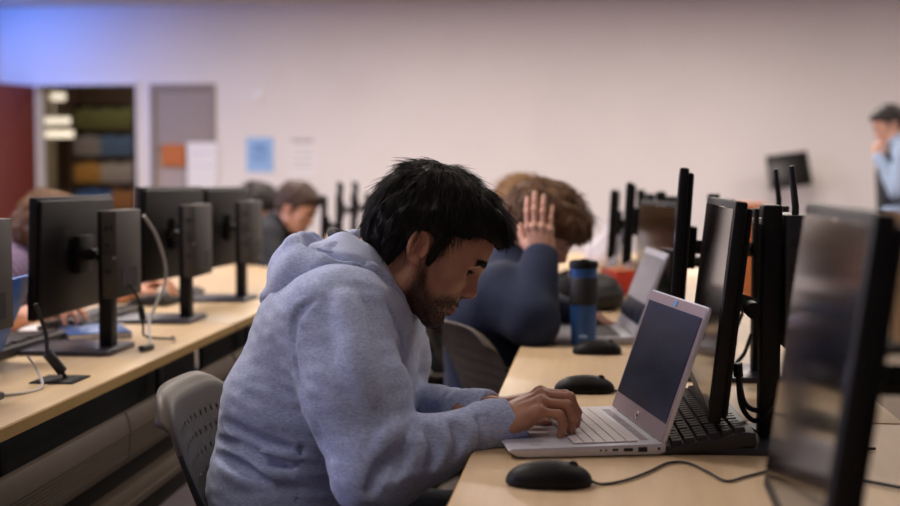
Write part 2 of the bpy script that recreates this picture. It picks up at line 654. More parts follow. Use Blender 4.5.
# ------------------------------------------------------------------ heads, hands, figures
# head frame: x forward, y to the figure's left, z up, origin midway between the ear canals
def head_field(h, neck_to, fine=True, w=1.0, nose=1.0):
    nt = np.array(neck_to, float)
    lo = np.minimum([-0.13, -0.105, -0.15], nt - 0.075)
    hi = np.maximum([0.135, 0.105, 0.15], nt + 0.075)
    F = Field(lo, hi, h)
    F.add(el((-.005, 0, .045), (.100, .077 * w, .088)), .01)
    F.add(el((.037, 0, .042), (.067, .064 * w, .062)), .03)
    F.add(el((.048, 0, -.02), (.050, .055 * w, .066)), .03)
    F.add(el((.043, 0, -.058), (.044, .045 * w, .045)), .02)
    for s in (-1, 1):
        F.add(rc((0, s * .058 * w, -.005), (.010, s * .051 * w, -.062), .016, .018), .02)
        F.add(rc((.010, s * .050 * w, -.062), (.074, s * .016, -.096), .019, .016), .02)
        F.add(el((.060, s * .043 * w, -.012), (.024, .019, .019)), .02)
        F.add(rc((.099, s * .010, .025), (.081, s * .045 * w, .022), .0098, .0088), .012)
    F.add(el((.079, 0, -.096), (.017, .021, .016)), .014)
    F.add(el((.076, 0, -.055), (.024, .027, .027)), .016)
    F.add(rc((.098, 0, .014), (.1085 * nose, 0, -.022), .0075, .0095), .012)
    F.add(rc((.1085 * nose, 0, -.024), (.1095 * nose, 0, -.026), .0105, .0105), .006)
    F.add(rc((.108, 0, -.032), (.098, 0, -.040), .0065, .006), .006)
    for s in (-1, 1):
        F.add(el((.0985, s * .0125, -.031), (.0105, .0075, .0085)), .006)
        if fine:
            F.cut(el((.104, s * .0075, -.0395), (.006, .0035, .004)), .003)
        F.cut(el((.100, s * .033, .004), (.015, .018, .0115)), .014)
        F.add(el((.0785, s * .032, .0055), (.0148, .0155, .0142)), .004)
        if fine:
            F.cut(el((.0900, s * .0350, .0020), (.0135, .0140, .0054)), .0015)
            F.cut(rc((.0965, s * .022, .0125), (.090, s * .044, .010), .0012, .001), .003)
        # lips
        F.add(rc((.0985, s * .003, -.0575), (.086, s * .021, -.0645), .0062, .003), .005)
        F.add(rc((.0970, 0, -.0705), (.085, s * .019, -.0665), .0074, .0032), .005)
        if fine:
            F.cut(rc((.107, 0, -.0637), (.089, s * .024, -.0660), .0018, .0014), .0025)
        # ear
        R = rotm(0, -.22, s * .0)
        R = R @ rotm(-s * .30, 0, 0)
        c = np.array((-.012, s * .081 * w, -.001))
        F.add(el(c, (.0185, .0065, .0285), R), .006)
        if fine:
            ring = []
            for k in range(13):
                a = math.radians(-35 + 250 * k / 12)
                ring.append(c + R @ np.array((.0150 * math.cos(a), s * .0045, .0245 * math.sin(a) + .001)))
            for a, b in zip(ring, ring[1:]):
                F.add(rc(a, b, .0036, .0036), .002)
            F.cut(el(c + R @ np.array((.003, s * .0095, .001)), (.0105, .0085, .0170), R), .003)
            F.add(rc(c + R @ np.array((-.006, s * .005, -.008)), c + R @ np.array((-.004, s * .005, .012)), .0026, .0026), .003)
            F.add(el(c + R @ np.array((.013, s * .003, -.004)), (.005, .004, .007)), .004)
            F.add(el(c + R @ np.array((.003, s * .003, -.025)), (.008, .005, .008)), .004)
    F.add(rc((-.035, 0, -.03), nt, .054, .060), .03)
    F.add(rc((.012, 0, -.075), nt * .75 + np.array((.03, 0, -.02)), .030, .045), .03)
    return F


def head_colors(P, skin, beard=0.0, brow='1d1512', lips='8e5750', beardcol='241914'):
    base = L3(skin)
    C = np.tile(base, (len(P), 1))
    x, y, z = P.T
    ay = np.abs(y)

    def mixc(mask, col, C):
        return C * (1 - mask[:, None]) + L3(col) * mask[:, None]
    # warmer ears, nose and cheeks
    C = mixc(0.25 * smoothstep(.07, .08, ay) * (x < .02), 'b06a52', C)
    C = mixc(0.22 * np.exp(-((x - .11) ** 2 + y ** 2 + (z + .028) ** 2) / .015 ** 2), 'b06a52', C)
    # lips
    lz = -.064
    m = np.exp(-((ay / .021) ** 4)) * smoothstep(-.0765, -.0735, z) * (1 - smoothstep(-.0555, -.0525, z + ay * .1)) * smoothstep(.078, .084, x)
    # brows
    bz = .0285 - 3.2 * np.maximum(ay - .030, 0) ** 1.6 + .0
    mb = np.exp(-((z - bz) / .0062) ** 4) * smoothstep(.009, .014, ay) * (1 - smoothstep(.046, .052, ay)) * (x > .05)
    C = mixc(0.92 * mb, brow, C)
    # lashes / lid line
    me = np.exp(-((z - .0072) / .0028) ** 2) * smoothstep(.016, .020, ay) * (1 - smoothstep(.046, .050, ay)) * (x > .070)
    C = mixc(0.9 * me, brow, C)
    if beard > 0:
        line = np.interp(x, [-.02, .012, .024, .036, .060, .078, .095], [-.02, -.012, -.018, -.046, -.054, -.042, -.034])
        mbeard = (1 - smoothstep(-.022, .008, z - line)) * smoothstep(-.004, .020, x)
        low = smoothstep(-.150, -.118, z + .35 * (x - .05))
        mbeard *= low
        bare = np.exp(-(((ay - .026) / .010) ** 2 + ((z + .074) / .010) ** 2)) * 0.3
        mbeard *= (1 - bare)
        C = mixc(beard * mbeard, beardcol, C)
    C = mixc(0.75 * m, lips, C)
    return C


def eyes(iris='20140e', dn=0.28, white='c9bfb8'):
    parts = []
    for s in (-1, 1):
        c = np.array((.0785, s * .032, .0045))
        P, Fq = uvsphere(c, .0128)
        d = (P - c) / .0128
        g = np.array((math.cos(dn), 0, -math.sin(dn)))
        a = d @ g
        C = np.tile(L3(white), (len(P), 1))
        C[a > .80] = L3(iris)
        C[a > .965] = L3('050404')
        parts.append((P, Fq, C))
    return parts


def hand_field(h, curls, spread=1.0, thumb=(0.5, 0.3), arm=.14):
    """right hand: x to the fingers, z dorsal, y to the thumb; wrist at the origin"""
    F = Field((-arm - .03, -.075, -.085), (.21, .10, .06), h)
    mcp = [(.090, .028, .003), (.092, .006, .006), (.087, -.015, .004), (.078, -.034, -.001)]
    ln = [(.042, .025, .020), (.046, .029, .021), (.042, .027, .021), (.033, .021, .018)]
    rd = [.0095, .0098, .0093, .0082]
    F.add(rc((-arm, .006, 0), (0, .010, 0), .024, .0205), .01)
    F.add(rc((-arm, -.010, 0), (0, -.012, -.001), .024, .0195), .012)
    F.add(el((.045, -.002, -.008), (.052, .040, .0165)), .014)
    F.add(el((.035, .022, -.015), (.032, .017, .015)), .012)
    F.add(el((.032, -.026, -.012), (.036, .014, .014)), .012)
    tips = []
    for i, (p, l, r) in enumerate(zip(mcp, ln, rd)):
        p = np.array(p)
        F.add(rc((.012, p[1] * .45, 0), p, .012, r + .0012), .010)
        F.add(rc(p, p + (0, 0, .001), r + .0022, r + .0022), .006)
        a = 0.0
        sp = spread * (0.13, 0.03, -.06, -.17)[i]
        q = p
        for j in range(3):
            a += math.radians(curls[i][j])
            d = np.array((math.cos(a) * math.cos(sp), math.cos(a) * math.sin(sp), -math.sin(a)))
            n = q + d * l[j]
            r0 = r * (1.0, .90, .80)[j]
            r1 = r * (.90, .80, .70)[j]
            F.add(rc(q, n, r0, r1), .0035)
            F.add(rc(n, n, r1 * (1.06, 1.04, .95)[j], r1 * (1.06, 1.04, .95)[j]), .003)
            q = n
            up = np.array((math.sin(a), 0, math.cos(a)))
        tips.append((q, d, up, r * .7))
        F.add(rc(q - d * .006, q, r * .78, r * .70), .003)
    c0 = np.array((.016, .022, -.014))
    c1 = c0 + np.array((.030, .026 * thumb[0] * 2, -.006))
    c2 = c1 + np.array((.030, .012 * thumb[0] * 2, -.010 * thumb[1] * 3))
    c3 = c2 + np.array((.024, .002, -.006 * thumb[1] * 3))
    F.add(rc(c0, c1, .0165, .0120), .010)
    F.add(rc(c1, c2, .0118, .0102), .004)
    F.add(rc(c2, c3, .0104, .0082), .003)
    return F, tips


def hand_colors(P, tips, skin):
    C = np.tile(L3(skin), (len(P), 1))
    dark = L3(skin) * np.array((.62, .55, .5))
    for q, d, up, r in tips:
        v = P - (q + up * r * .75 - d * .003)
        m = np.exp(-(((v @ d) / .0065) ** 4 + ((v @ np.cross(d, up)) / .0052) ** 4 + ((v @ up) / .0045) ** 4))
        C = C * (1 - .5 * m[:, None]) + L3('c59a86') * .5 * m[:, None]
        # knuckle creases
    for mx in ((.092, .006), (.087, -.015), (.090, .028), (.078, -.034)):
        m = np.exp(-(((P[:, 0] - mx[0]) / .008) ** 2 + ((P[:, 1] - mx[1]) / .007) ** 2)) * (P[:, 2] > 0)
        C = C * (1 - .3 * m[:, None]) + dark * .3 * m[:, None]
    return C


def make_hand(h, frame, curls, skin, left=False, spread=1.0, thumb=(0.5, 0.3), arm=.14):
    F, tips = hand_field(h, curls, spread, thumb, arm)
    P, Fq = F.mesh()
    P = laplace(P, Fq, 1)
    C = hand_colors(P, tips, skin)
    if left:
        P = P * np.array((1, -1, 1))
        Fq = Fq[:, ::-1]
    R, o = frame
    return P @ np.array(R).T + np.array(o), Fq, C


def frame_of(xd, zd, o):
    """hand frame from the pointing direction and the back-of-hand direction"""
    x = np.array(xd, float)
    x /= np.linalg.norm(x)
    z = np.array(zd, float)
    z -= x * (x @ z)
    z /= np.linalg.norm(z)
    y = np.cross(z, x)
    return np.stack([x, y, z], 1), np.array(o, float)


def noise3(X, Y, Z, f, seed=0):
    r = np.random.default_rng(seed)
    out = 0
    for i in range(7):
        d = r.normal(size=3)
        d *= f * (0.6 + r.random()) / np.linalg.norm(d)
        out = out + np.sin(d[0] * X + d[1] * Y + d[2] * Z + r.random() * 6.28)
    return out / 3.5


def strands(P, N, n, seed, dirf, L, r, k=5, lift=.25, sink=.004, rnd=.25, lf=None):
    g = np.random.default_rng(seed)
    i = g.integers(0, len(P), n)
    p, nn = P[i] - N[i] * sink, N[i]
    d = dirf(P[i], nn) + g.normal(size=(n, 3)) * rnd
    d -= nn * (d * nn).sum(1, keepdims=True)
    d /= np.linalg.norm(d, axis=1, keepdims=True) + 1e-9
    b = np.cross(nn, d)
    Ls = L * (0.5 + g.random((n, 1)))
    if lf is not None:
        Ls = Ls * lf(P[i])[:, None]
    li = lift * (0.4 + 1.2 * g.random((n, 1)))
    V = []
    for j in range(k):
        t = j / (k - 1)
        c = p + d * Ls * t + nn * (sink * min(1, t * 2.5) + Ls * li * (t - t * t * 1.1))
        rr = r * (1 - .8 * t)
        for a in range(3):
            V.append(c + rr * (math.cos(a * 2.094) * nn + math.sin(a * 2.094) * b))
    V = np.stack(V, 1).reshape(-1, 3)
    base = np.arange(n)[:, None] * (3 * k)
    F = []
    for j in range(k - 1):
        for a in range(3):
            F.append(np.stack([j * 3 + a, j * 3 + (a + 1) % 3, (j + 1) * 3 + (a + 1) % 3, (j + 1) * 3 + a])[None, :] + base)
    return V, np.concatenate(F)


def hair_cap(h, prims, line, nz=.003, seed=3, clipk=.006, ear=True, fr=170):
    """hair volume in the head frame; line = [(x, z)] lower hairline seen from the side"""
    F = Field((-.15, -.125, -.11), (.15, .125, .19), h)
    for c, r, k in prims:
        F.add(el(c, r), k)
    xs, zs = zip(*line)
    F.clip(lambda X, Y, Z: (np.interp(X, xs, zs).astype(np.float32) - Z + 0 * Y), clipk)
    if nz:
        F.warp(lambda X, Y, Z: nz * noise3(X, Y, Z * .45, fr, seed) + nz * .6 * noise3(X, Y, Z * .6, fr * 2, seed + 1))
    P, Fq = F.mesh()
    return laplace(P, Fq, 1), Fq


def xf(P, R, o):
    return P @ np.array(R).T + np.array(o)


def rootmesh(name, P, F, C, m, base, label, cat='person', group=None):
    me = np_mesh(name, P - np.array(base), F, C)
    o = link_mesh(name, me, m, None, base, True, 0)
    return setp(o, label, cat, group)


def child(name, P, F, m, root, sharp=0, C=None):
    me = np_mesh(name, P - np.array(root.location), F, C)
    return link_mesh(name, me, m, root, None, True, sharp)


HANDREST = ((25, 35, 20), (25, 38, 20), (28, 40, 22), (32, 42, 24))


def figure(label, J, head, skin, hair, mats, hands=None, h=.008, beard=0.0, base=None, sleeve=1.0, hem=None, hand_scale=.92, hand_spread=.9, bulk=0.0):
    """a clothed figure from joint positions (world): one body surface, clothes and hair as parts"""
    A = {k: np.array(v, float) for k, v in J.items()}
    yaw, pit, rol = [math.radians(a) for a in head[0]]
    HR, ho, hs = rotm(yaw, pit, rol), np.array(head[1], float), head[2]
    lat = A['shL'] - A['shR']
    lat = lat / np.linalg.norm(lat)
    allp = np.array(list(A.values()))
    lo, hi = allp.min(0) - .19, allp.max(0) + .19
    chest = A['chest']
    pel = A['pelvis']

    def torso(F, g):
        F.add(rc(A['hipL'], A['hipR'], .105 + g, .105 + g), .03)
        for s in (-1, 1):
            F.add(rc(pel + lat * s * .05, chest + lat * s * .07, .105 + g, .115 + g), .05)
        F.add(rc(A['shR'] * .82 + A['shL'] * .18, A['shL'] * .82 + A['shR'] * .18, .075 + g, .075 + g), .07)
        F.add(rc(chest, A['neck'], .10 + g, .058 + g), .06)

    def arms(F, g, upto=1.0):
        for s in 'LR':
            F.add(rc(A['sh' + s], A['el' + s], .058 + g + (bulk if g > 0 else 0), .045 + g + (bulk if g > 0 else 0)), .04)
            F.add(rc(A['el' + s], A['el' + s] + (A['wr' + s] - A['el' + s]) * upto, .045 + g + (bulk if g > 0 else 0), .033 + g * .7 + (bulk * .6 if g > 0 else 0)), .02)

    def legs(F, g):
        for s in 'LR':
            F.add(rc(A['hip' + s], A['kn' + s], .085 + g, .060 + g), .04)
            F.add(rc(A['kn' + s], A['an' + s], .058 + g, .042 + g), .02)

    # body surface
    Fb = Field(lo, hi, h * 1.25)
    torso(Fb, -.012)
    arms(Fb, -.010)
    legs(Fb, -.012)
    Fb.add(rc(A['neck'], ho + HR @ np.array((-.02, 0, -.03)) * hs, .052, .050), .03)
    Pb, Fq = Fb.mesh()
    parts = [(Pb, Fq, np.tile(L3(skin), (len(Pb), 1)))]
    nt = HR.T @ (A['neck'] - ho) / hs
    Fh = head_field(.0042, nt * .8, fine=False)
    Ph, Fhq = Fh.mesh()
    Ch = head_colors(Ph, skin, beard, brow=hair['brow'])
    parts.append((xf(Ph * hs, HR, ho), Fhq, Ch))
    for e in eyes():
        parts.append((xf(e[0] * hs, HR, ho), e[1], e[2]))
    for s in 'LR':
        spec = (hands or {}).get(s)
        d = A['wr' + s] - A['el' + s]
        if spec is None:
            fr = frame_of(d + np.array((0, 0, -.02)), (0, 0, 1) if abs(d[2]) < .8 * np.linalg.norm(d) else (1, 0, 0), A['wr' + s])
            cu = HANDREST
        else:
            fr = frame_of(spec[0], spec[1], A['wr' + s])
            cu = spec[2]
        parts.append(make_hand(.0034, (fr[0] * hand_scale, fr[1]), cu, skin, left=(s == 'L'), arm=.05, spread=hand_spread))
    P, Fj, C = join(parts)
    bz = base if base is not None else (pel[0], pel[1], 0.0)
    root = rootmesh('person', P, Fj, C, MT['skin'], bz, label)
    # top
    Ft = Field(lo, hi, h)
    torso(Ft, .010)
    arms(Ft, .010, sleeve)
    Ft.add(rc(A['neck'] + (0, 0, -.02), A['neck'] + (0, 0, .008), .068, .062), .02)
    if hem is not None:
        Ft.clip(lambda X, Y, Z: (hem - Z + 0 * X + 0 * Y).astype(np.float32), .006)
    Ft.warp(lambda X, Y, Z: .0035 * noise3(X, Y, Z * 1.5, 38, 4))
    Pt, Ftq = Ft.mesh()
    child(mats[0][0], Pt, Ftq, mats[0][1], root)
    Fl = Field(lo, hi, h * 1.2)
    Fl.add(rc(A['hipL'], A['hipR'], .112, .112), .03)
    legs(Fl, .010)
    Pl, Flq = Fl.mesh()
    child(mats[1][0], Pl, Flq, mats[1][1], root)
    for s in 'LR':
        a, t = A['an' + s], A['toe' + s]
        Fs = Field(np.minimum(a, t) - .08, np.maximum(a, t) + .08, .006)
        Fs.add(rc((a[0], a[1], .045), (t[0], t[1], .035), .043, .036), .01)
        Fs.add(rc((a[0], a[1], .06), (a[0], a[1], .11), .040, .044), .02)
        Fs.clip(lambda X, Y, Z: (.002 - Z + 0 * X + 0 * Y).astype(np.float32), .003)
        Ps, Fsq = Fs.mesh()
        child('shoe', Ps, Fsq, MT['shoe'], root)
    # hair
    Pc, Fc = hair_cap(.005, hair['prims'], hair['line'], hair.get('nz', .004), hair.get('seed', 3))
    if hair.get('strands', 0):
        N = vnormals(Pc, Fc)
        cr = np.array((-.05, 0, .15))

        def df(p, n):
            return (p - cr) * 10 + np.array((0.3, 0, -.6))
        V, Fv = strands(Pc, N, hair['strands'], 9, df, hair.get('L', .035), .0013, lift=hair.get('lift', .35), lf=lambda p: .3 + .7 * smoothstep(0, .06, p[:, 2] - np.interp(p[:, 0], *zip(*hair['line']))))
        Pc, Fc = np.concatenate([Pc, V]), np.concatenate([Fc, Fv + len(Pc)])
    child('hair', xf(Pc * hs, HR, ho), Fc, hair['mat'], root)
    return root


SHORT = dict(prims=[((-.008, 0, .055), (.112, .090, .097), .01), ((-.03, 0, .01), (.082, .082, .08), .03), ((.06, 0, .085), (.05, .062, .035), .03)],
             line=[(-.12, -.04), (-.066, -.058), (-.034, -.05), (-.026, .02), (.008, .028), (.012, -.01), (.026, -.012), (.030, .02), (.056, .048), (.085, .062), (.10, .075), (.13, .08)])
MOP = dict(prims=[((-.005, 0, .058), (.122, .102, .104), .01), ((-.03, 0, .0), (.092, .095, .085), .03), ((.075, 0, .075), (.055, .075, .05), .03)],
           line=[(-.14, -.05), (-.066, -.062), (-.030, -.045), (.008, -.01), (.035, -.005), (.060, .030), (.090, .040), (.13, .035)])


# ------------------------------------------------------------------ the man at the silver laptop
def build_main_person():
    base = (-.52, 2.13, 0.0)
    skin = 'b38269'
    HR, ho = rotm(math.radians(9), math.radians(31.5), 0), np.array((-.297, 2.13, 1.034))
    neckbase = np.array((-.415, 2.13, .965))
    nt = HR.T @ (neckbase - ho)
    Fh = head_field(.0016, nt, True, w=1.0, nose=1.02)
    P, Fq = Fh.mesh()
    C = head_colors(P, skin, .80, lips='9a5f58')
    parts = [(xf(P, HR, ho), Fq, C)]
    for e in eyes(dn=.35, white='9a8c85'):
        parts.append((xf(e[0], HR, ho), e[1], e[2]))
    # joints
    shR, elR, wrR = np.array((-.415, 1.955, .925)), np.array((-.328, 1.822, .706)), np.array((-.158, 1.908, .777))
    shL, elL, wrL = np.array((-.415, 2.305, .925)), np.array((-.388, 2.335, .695)), np.array((-.172, 2.060, .769))
    xr = np.array((1, .07, .41))
    sc = .93
    fr = frame_of(xr, (-.3, -.26, 1), wrR)
    parts.append(make_hand(.0017, (fr[0] * sc, fr[1]), ((29, 56, 26), (27, 60, 28), (28, 62, 28), (30, 62, 30)), skin, False, .15, (.35, .5), .05))
    parts.append(make_hand(.0020, frame_of((1, -.16, .22), (-.1, .15, 1), wrL), ((30, 40, 18), (30, 42, 18), (32, 44, 20), (34, 44, 22)), skin, True, .8, (.35, .4), .05))
    # hidden body under the clothes joins head, arms and legs
    hipR, hipL = np.array((-.52, 2.03, .50)), np.array((-.52, 2.23, .50))
    knR, knL = np.array((-.12, 2.0, .50)), np.array((-.12, 2.27, .50))
    anR, anL = np.array((-.14, 2.0, .10)), np.array((-.16, 2.27, .10))
    spine = [np.array((-.505, 2.13, .52)), np.array((-.505, 2.13, .66)), np.array((-.465, 2.13, .80)), np.array((-.42, 2.13, .89))]
    Fb = Field((-.75, 1.74, .03), (.05, 2.5, 1.03), .010)
    for a, b in zip(spine, spine[1:]):
        for s in (-1, 1):
            Fb.add(rc(a + (0, s * .055, 0), b + (0, s * .06, 0), .082, .082), .04)
    Fb.add(rc(shR * .85 + shL * .15, shL * .85 + shR * .15, .06, .06), .06)
    Fb.add(rc(spine[-1], neckbase, .08, .05), .05)
    for sh, e, w in ((shR, elR, wrR), (shL, elL, wrL)):
        Fb.add(rc(sh, e, .05, .04), .03)
        Fb.add(rc(e, w, .038, .022), .02)
    for hp, kn, an in ((hipR, knR, anR), (hipL, knL, anL)):
        Fb.add(rc(hp, kn, .07, .05), .04)
        Fb.add(rc(kn, an, .048, .034), .02)
    Pb, Fbq = Fb.mesh()
    parts.append((Pb, Fbq, np.tile(L3(skin), (len(Pb), 1))))
    P, Fj, C = join(parts)
    root = rootmesh('person', P, Fj, C, MT['skin'], base, 'dark-haired bearded man in a grey-blue hoodie typing on the silver laptop')

    # ---- hoodie
    F = Field((-.76, 1.73, .44), (-.09, 2.50, 1.05), .0042)
    sp = [np.array((-.515, 2.13, .50)), np.array((-.518, 2.13, .62)), np.array((-.482, 2.13, .76)), np.array((-.430, 2.13, .88))]
    F.add(el((-.518, 2.13, .52), (.155, .185, .13)), .03)
    for a, b, ra, rb, s0 in ((sp[0], sp[1], .138, .132, .055), (sp[1], sp[2], .132, .138, .055), (sp[2], sp[3], .140, .118, .065)):
        for s in (-1, 1):
            F.add(rc(a + (0, s * s0, 0), b + (0, s * (s0 + .005), 0), ra, rb), .05)
    F.add(rc((-.420, 2.00, .908), (-.420, 2.26, .908), .086, .086), .06)
    F.add(el((-.492, 2.13, .90), (.085, .16, .085), rotm(0, .7, 0)), .05)
    F.add(el((-.405, 2.13, .795), (.074, .14, .085), rotm(0, -.25, 0)), .05)
    F.add(el((-.40, 2.13, .70), (.07, .14, .09)), .05)
    # sleeves
    for sh, e, w, big in ((shR, elR, wrR, 1), (shL, elL, wrL, 0)):
        mid = (sh + e) / 2 + np.array((.004, 0, 0))
        F.add(rc(sh, mid, .082, .080), .05)
        F.add(rc(mid, e, .080, .060), .03)
        f2 = e + (w - e) * .45
        f3 = e + (w - e) * (1.0 if big else .66)
        F.add(rc(e, f2, .058, .048), .03)
        F.add(rc(f2, f3, .048, .036 if big else .039), .02)
    # drape of the fabric
    F.warp(lambda X, Y, Z: .0018 * noise3(X, Y, Z * 1.4, 30, 8) + .0012 * noise3(X, Y, Z * 2, 90, 9))
    dirs = []

    def fold(pts, r, depth, mode, k=.010):
        q = [F.hit(x, y, 1.70, 2.5) for x, y in pts]
        q = [p for p in q if p is not None]
        if len(q) < 2:
            return
        q = spline(q, 5)
        d = ray(*pts[len(pts) // 2])
        d = d / np.linalg.norm(d)
        n = len(q) - 1
        dirs.append([q, d, r, depth, mode, k])

    fold([(296, 352), (297, 378), (309, 412), (322, 441), (332, 460)], .006, -.002, 'cut', .010)
    fold([(307, 415), (301, 450), (297, 500)], .0035, -.0022, 'cut', .004)
    fold([(216, 430), (235, 436), (262, 449), (294, 458)], .011, .002, 'add', .014)
    fold([(222, 420), (236, 430), (258, 440), (290, 448)], .008, -.002, 'cut', .012)
    fold([(214, 444), (238, 456), (268, 470), (296, 476)], .010, .002, 'add', .014)
    fold([(216, 438), (238, 446), (264, 459), (292, 467)], .007, -.001, 'cut', .012)
    fold([(214, 462), (240, 476), (275, 489)], .010, .002, 'add', .014)
    fold([(216, 454), (238, 465), (268, 480)], .007, -.001, 'cut', .012)
    fold([(404, 432), (394, 452), (378, 474), (370, 492)], .007, -.002, 'cut', .012)
    fold([(410, 447), (402, 462), (392, 478)], .006, -.002, 'cut', .010)
    fold([(402, 423), (390, 436), (374, 455)], .010, .003, 'add', .014)
    fold([(478, 420), (486, 426), (485, 440), (476, 452)], .006, -.001, 'cut', .009)
    fold([(452, 424), (460, 438), (455, 456)], .006, -.001, 'cut', .012)
    fold([(425, 428), (436, 446), (430, 468)], .006, -.001, 'cut', .012)
    fold([(294, 350), (293, 332), (298, 314), (314, 300)], .005, -.001, 'cut', .009)
    fold([(387, 302), (396, 322), (402, 345), (404, 365)], .005, -.001, 'cut', .010)
    fold([(344, 300), (352, 330), (360, 368), (372, 402)], .012, .006, 'add', .03)
    for q, d, r, depth, mode, k in dirs:
        n = len(q) - 1
        for i, (a, b) in enumerate(zip(q, q[1:])):
            ta, tb = math.sin(PI * (i + .15) / (n + .3)), math.sin(PI * (i + 1.15) / (n + .3))
            if mode == 'cut':
                F.cut(rc(a - d * depth - d * r * .25, b - d * depth - d * r * .25, r * max(ta, .25), r * max(tb, .25)), k)
            else:
                F.add(rc(a + d * (r - depth), b + d * (r - depth), r * max(ta, .3), r * max(tb, .3)), k)
    # opening for the neck
    F.cut(rc((-.40, 2.13, .965), (-.345, 2.13, 1.07), .045, .075), .012)
    P, Fq = F.mesh()
    P = laplace(P, Fq, 1)
    hood = child('hoodie', P, Fq, MT['hoodie'], root)

    # ---- hood lying folded on the shoulders
    H = Field((-.66, 1.93, .85), (-.27, 2.33, 1.12), .0032)
    for s in (-1, 1):
        c = 2.13
        pts = [((-.327, c + s * .020, .888), .016), ((-.337, c + s * .052, .912), .018), ((-.370, c + s * .082, .948), .024), ((-.410, c + s * .100, .978), .030),
               ((-.450, c + s * .105, .990), .038), ((-.484, c + s * .085, .990), .046), ((-.505, c + s * .03, .995), .050)]
        for (a, ra), (b, rb) in zip(pts, pts[1:]):
            H.add(rc(a, b, ra, rb), .018)
        # fold crest of the hood edge
        cr = [((-.372, c + s * .078, .965), .010), ((-.412, c + s * .090, 1.008), .011), ((-.440, c + s * .082, 1.036), .011)]
        for (a, ra), (b, rb) in zip(cr, cr[1:]):
            H.add(rc(a, b, ra, rb), .022)
        cr = [((-.478, c + s * .085, 1.010), .018), ((-.505, c + s * .062, 1.036), .015), ((-.515, c + s * .02, 1.044), .015)]
        for (a, ra), (b, rb) in zip(cr, cr[1:]):
            H.add(rc(a, b, ra, rb), .020)
    H.add(el((-.501, 2.13, .965), (.060, .115, .060), rotm(0, .5, 0)), .04)
    for s in (-1, 1):
        low = [(-.553, 2.06, .947), (-.52, 2.035, .968), (-.486, 2.015, .985), (-.457, 2.005, .996), (-.429, 2.0, 1.002), (-.40, 2.005, 1.002), (-.376, 2.015, .993), (-.355, 2.03, .975), (-.338, 2.05, .95), (-.326, 2.078, .915)]
        top = [(-.505, 2.085, 1.040), (-.486, 2.065, 1.036), (-.466, 2.055, 1.026), (-.436, 2.055, 1.026), (-.422, 2.072, 1.056), (-.399, 2.062, 1.040), (-.377, 2.058, 1.019), (-.358, 2.062, .993), (-.342, 2.076, .957), (-.328, 2.10, .916)]
        fl = lambda p, dy: np.array((p[0], c + s * (c - p[1] - dy), p[2]))
        for a, b in zip(low, low[1:]):
            H.add(rc(fl(a, .016), fl(b, .016), .018, .018), .008)
        for a, b, a2, b2 in zip(low, top, low[1:], top[1:]):
            H.add(rc(fl(a, .016), fl(b, .010), .014, .010), .012)
            H.add(rc(fl(b, .010), fl(b2, .010), .010, .010), .006)
            ma, mb = tuple((np.array(a) + np.array(a2)) / 2), tuple((np.array(b) + np.array(b2)) / 2)
            H.add(rc(fl(ma, .016), fl(mb, .010), .014, .010), .012)
    # hollow of the hood and neck opening
    H.cut(el((-.392, 2.13, 1.04), (.085, .072, .09)), .012)
    H.cut(el((-.470, 2.125, 1.06), (.034, .088, .055)), .010)
    H.cut(rc((-.37, 2.13, .95), (-.31, 2.13, 1.02), .055, .075), .012)
    rim = [(-.503, 2.085, 1.058), (-.488, 2.052, 1.040), (-.468, 2.034, 1.028), (-.433, 2.016, 1.020), (-.402, 2.014, 1.018), (-.376, 2.022, 1.002), (-.350, 2.040, .968)]
    for s in (-1, 1):
        q = spline([(p[0], 2.13 + s * (2.13 - p[1]), p[2]) for p in rim], 4)
        for i, (a, b) in enumerate(zip(q, q[1:])):
            H.cut(rc(a, b, .005, .005), .007)
    H.warp(lambda X, Y, Z: .0022 * noise3(X, Y, Z, 48, 21))
    P, Fq = H.mesh()
    P = laplace(P, Fq, 1)
    child('hood', P, Fq, MT['hoodie'], root)
    Ln = Field((-.52, 1.96, .86), (-.28, 2.30, 1.10), .003)
    rm = [(-.470, 2.045, 1.030), (-.450, 2.032, 1.024), (-.420, 2.020, 1.020), (-.395, 2.020, 1.014), (-.370, 2.028, .996), (-.348, 2.046, .964), (-.336, 2.070, .934), (-.329, 2.092, .917)]
    tp = [(-.458, 2.075, 1.032), (-.440, 2.072, 1.043), (-.423, 2.072, 1.048), (-.399, 2.062, 1.036), (-.377, 2.058, 1.023), (-.358, 2.062, .997), (-.342, 2.076, .962), (-.331, 2.10, .921)]
    for s in (-1, 1):
        fl = lambda p, dy: np.array((p[0], 2.13 + s * (2.13 - p[1] - dy), p[2]))
        A, Bq = [fl(p, .010) for p in rm], [fl(p, .008) for p in tp]
        A, Bq = spline(A, 3), spline(Bq, 3)
        for i in range(len(A)):
            Ln.add(rc(A[i], Bq[i], .0135, .0115), .008)
    P, Fq = Ln.mesh()
    child('hood_lining', laplace(P, Fq, 2), Fq, MT['lining'], root)
    # collar tape
    bm = B()
    tube(bm, [(-.41, 2.08, 1.030), (-.440, 2.092, 1.050), (-.456, 2.13, 1.056), (-.440, 2.168, 1.050), (-.41, 2.18, 1.030)], .008, 10)
    bmesh.ops.translate(bm, vec=-Vector(root.location), verts=bm.verts)
    obj('collar_tape', bm, MT['vest'], root)
    # drawstring with metal eyelet
    bm = B()
    tube(bm, [(-.322, 2.072, .908), (-.312, 2.066, .897), (-.312, 2.066, .880), (-.317, 2.067, .872)], .0022, 8)
    bmesh.ops.translate(bm, vec=-Vector(root.location), verts=bm.verts)
    obj('drawstring', bm, MT['white'], root)
    bm = B()
    cyl(bm, (-.322, 2.079, .906), (-.319, 2.070, .908), .0055)
    bmesh.ops.translate(bm, vec=-Vector(root.location), verts=bm.verts)
    obj('eyelet', bm, MT['steel'], root)
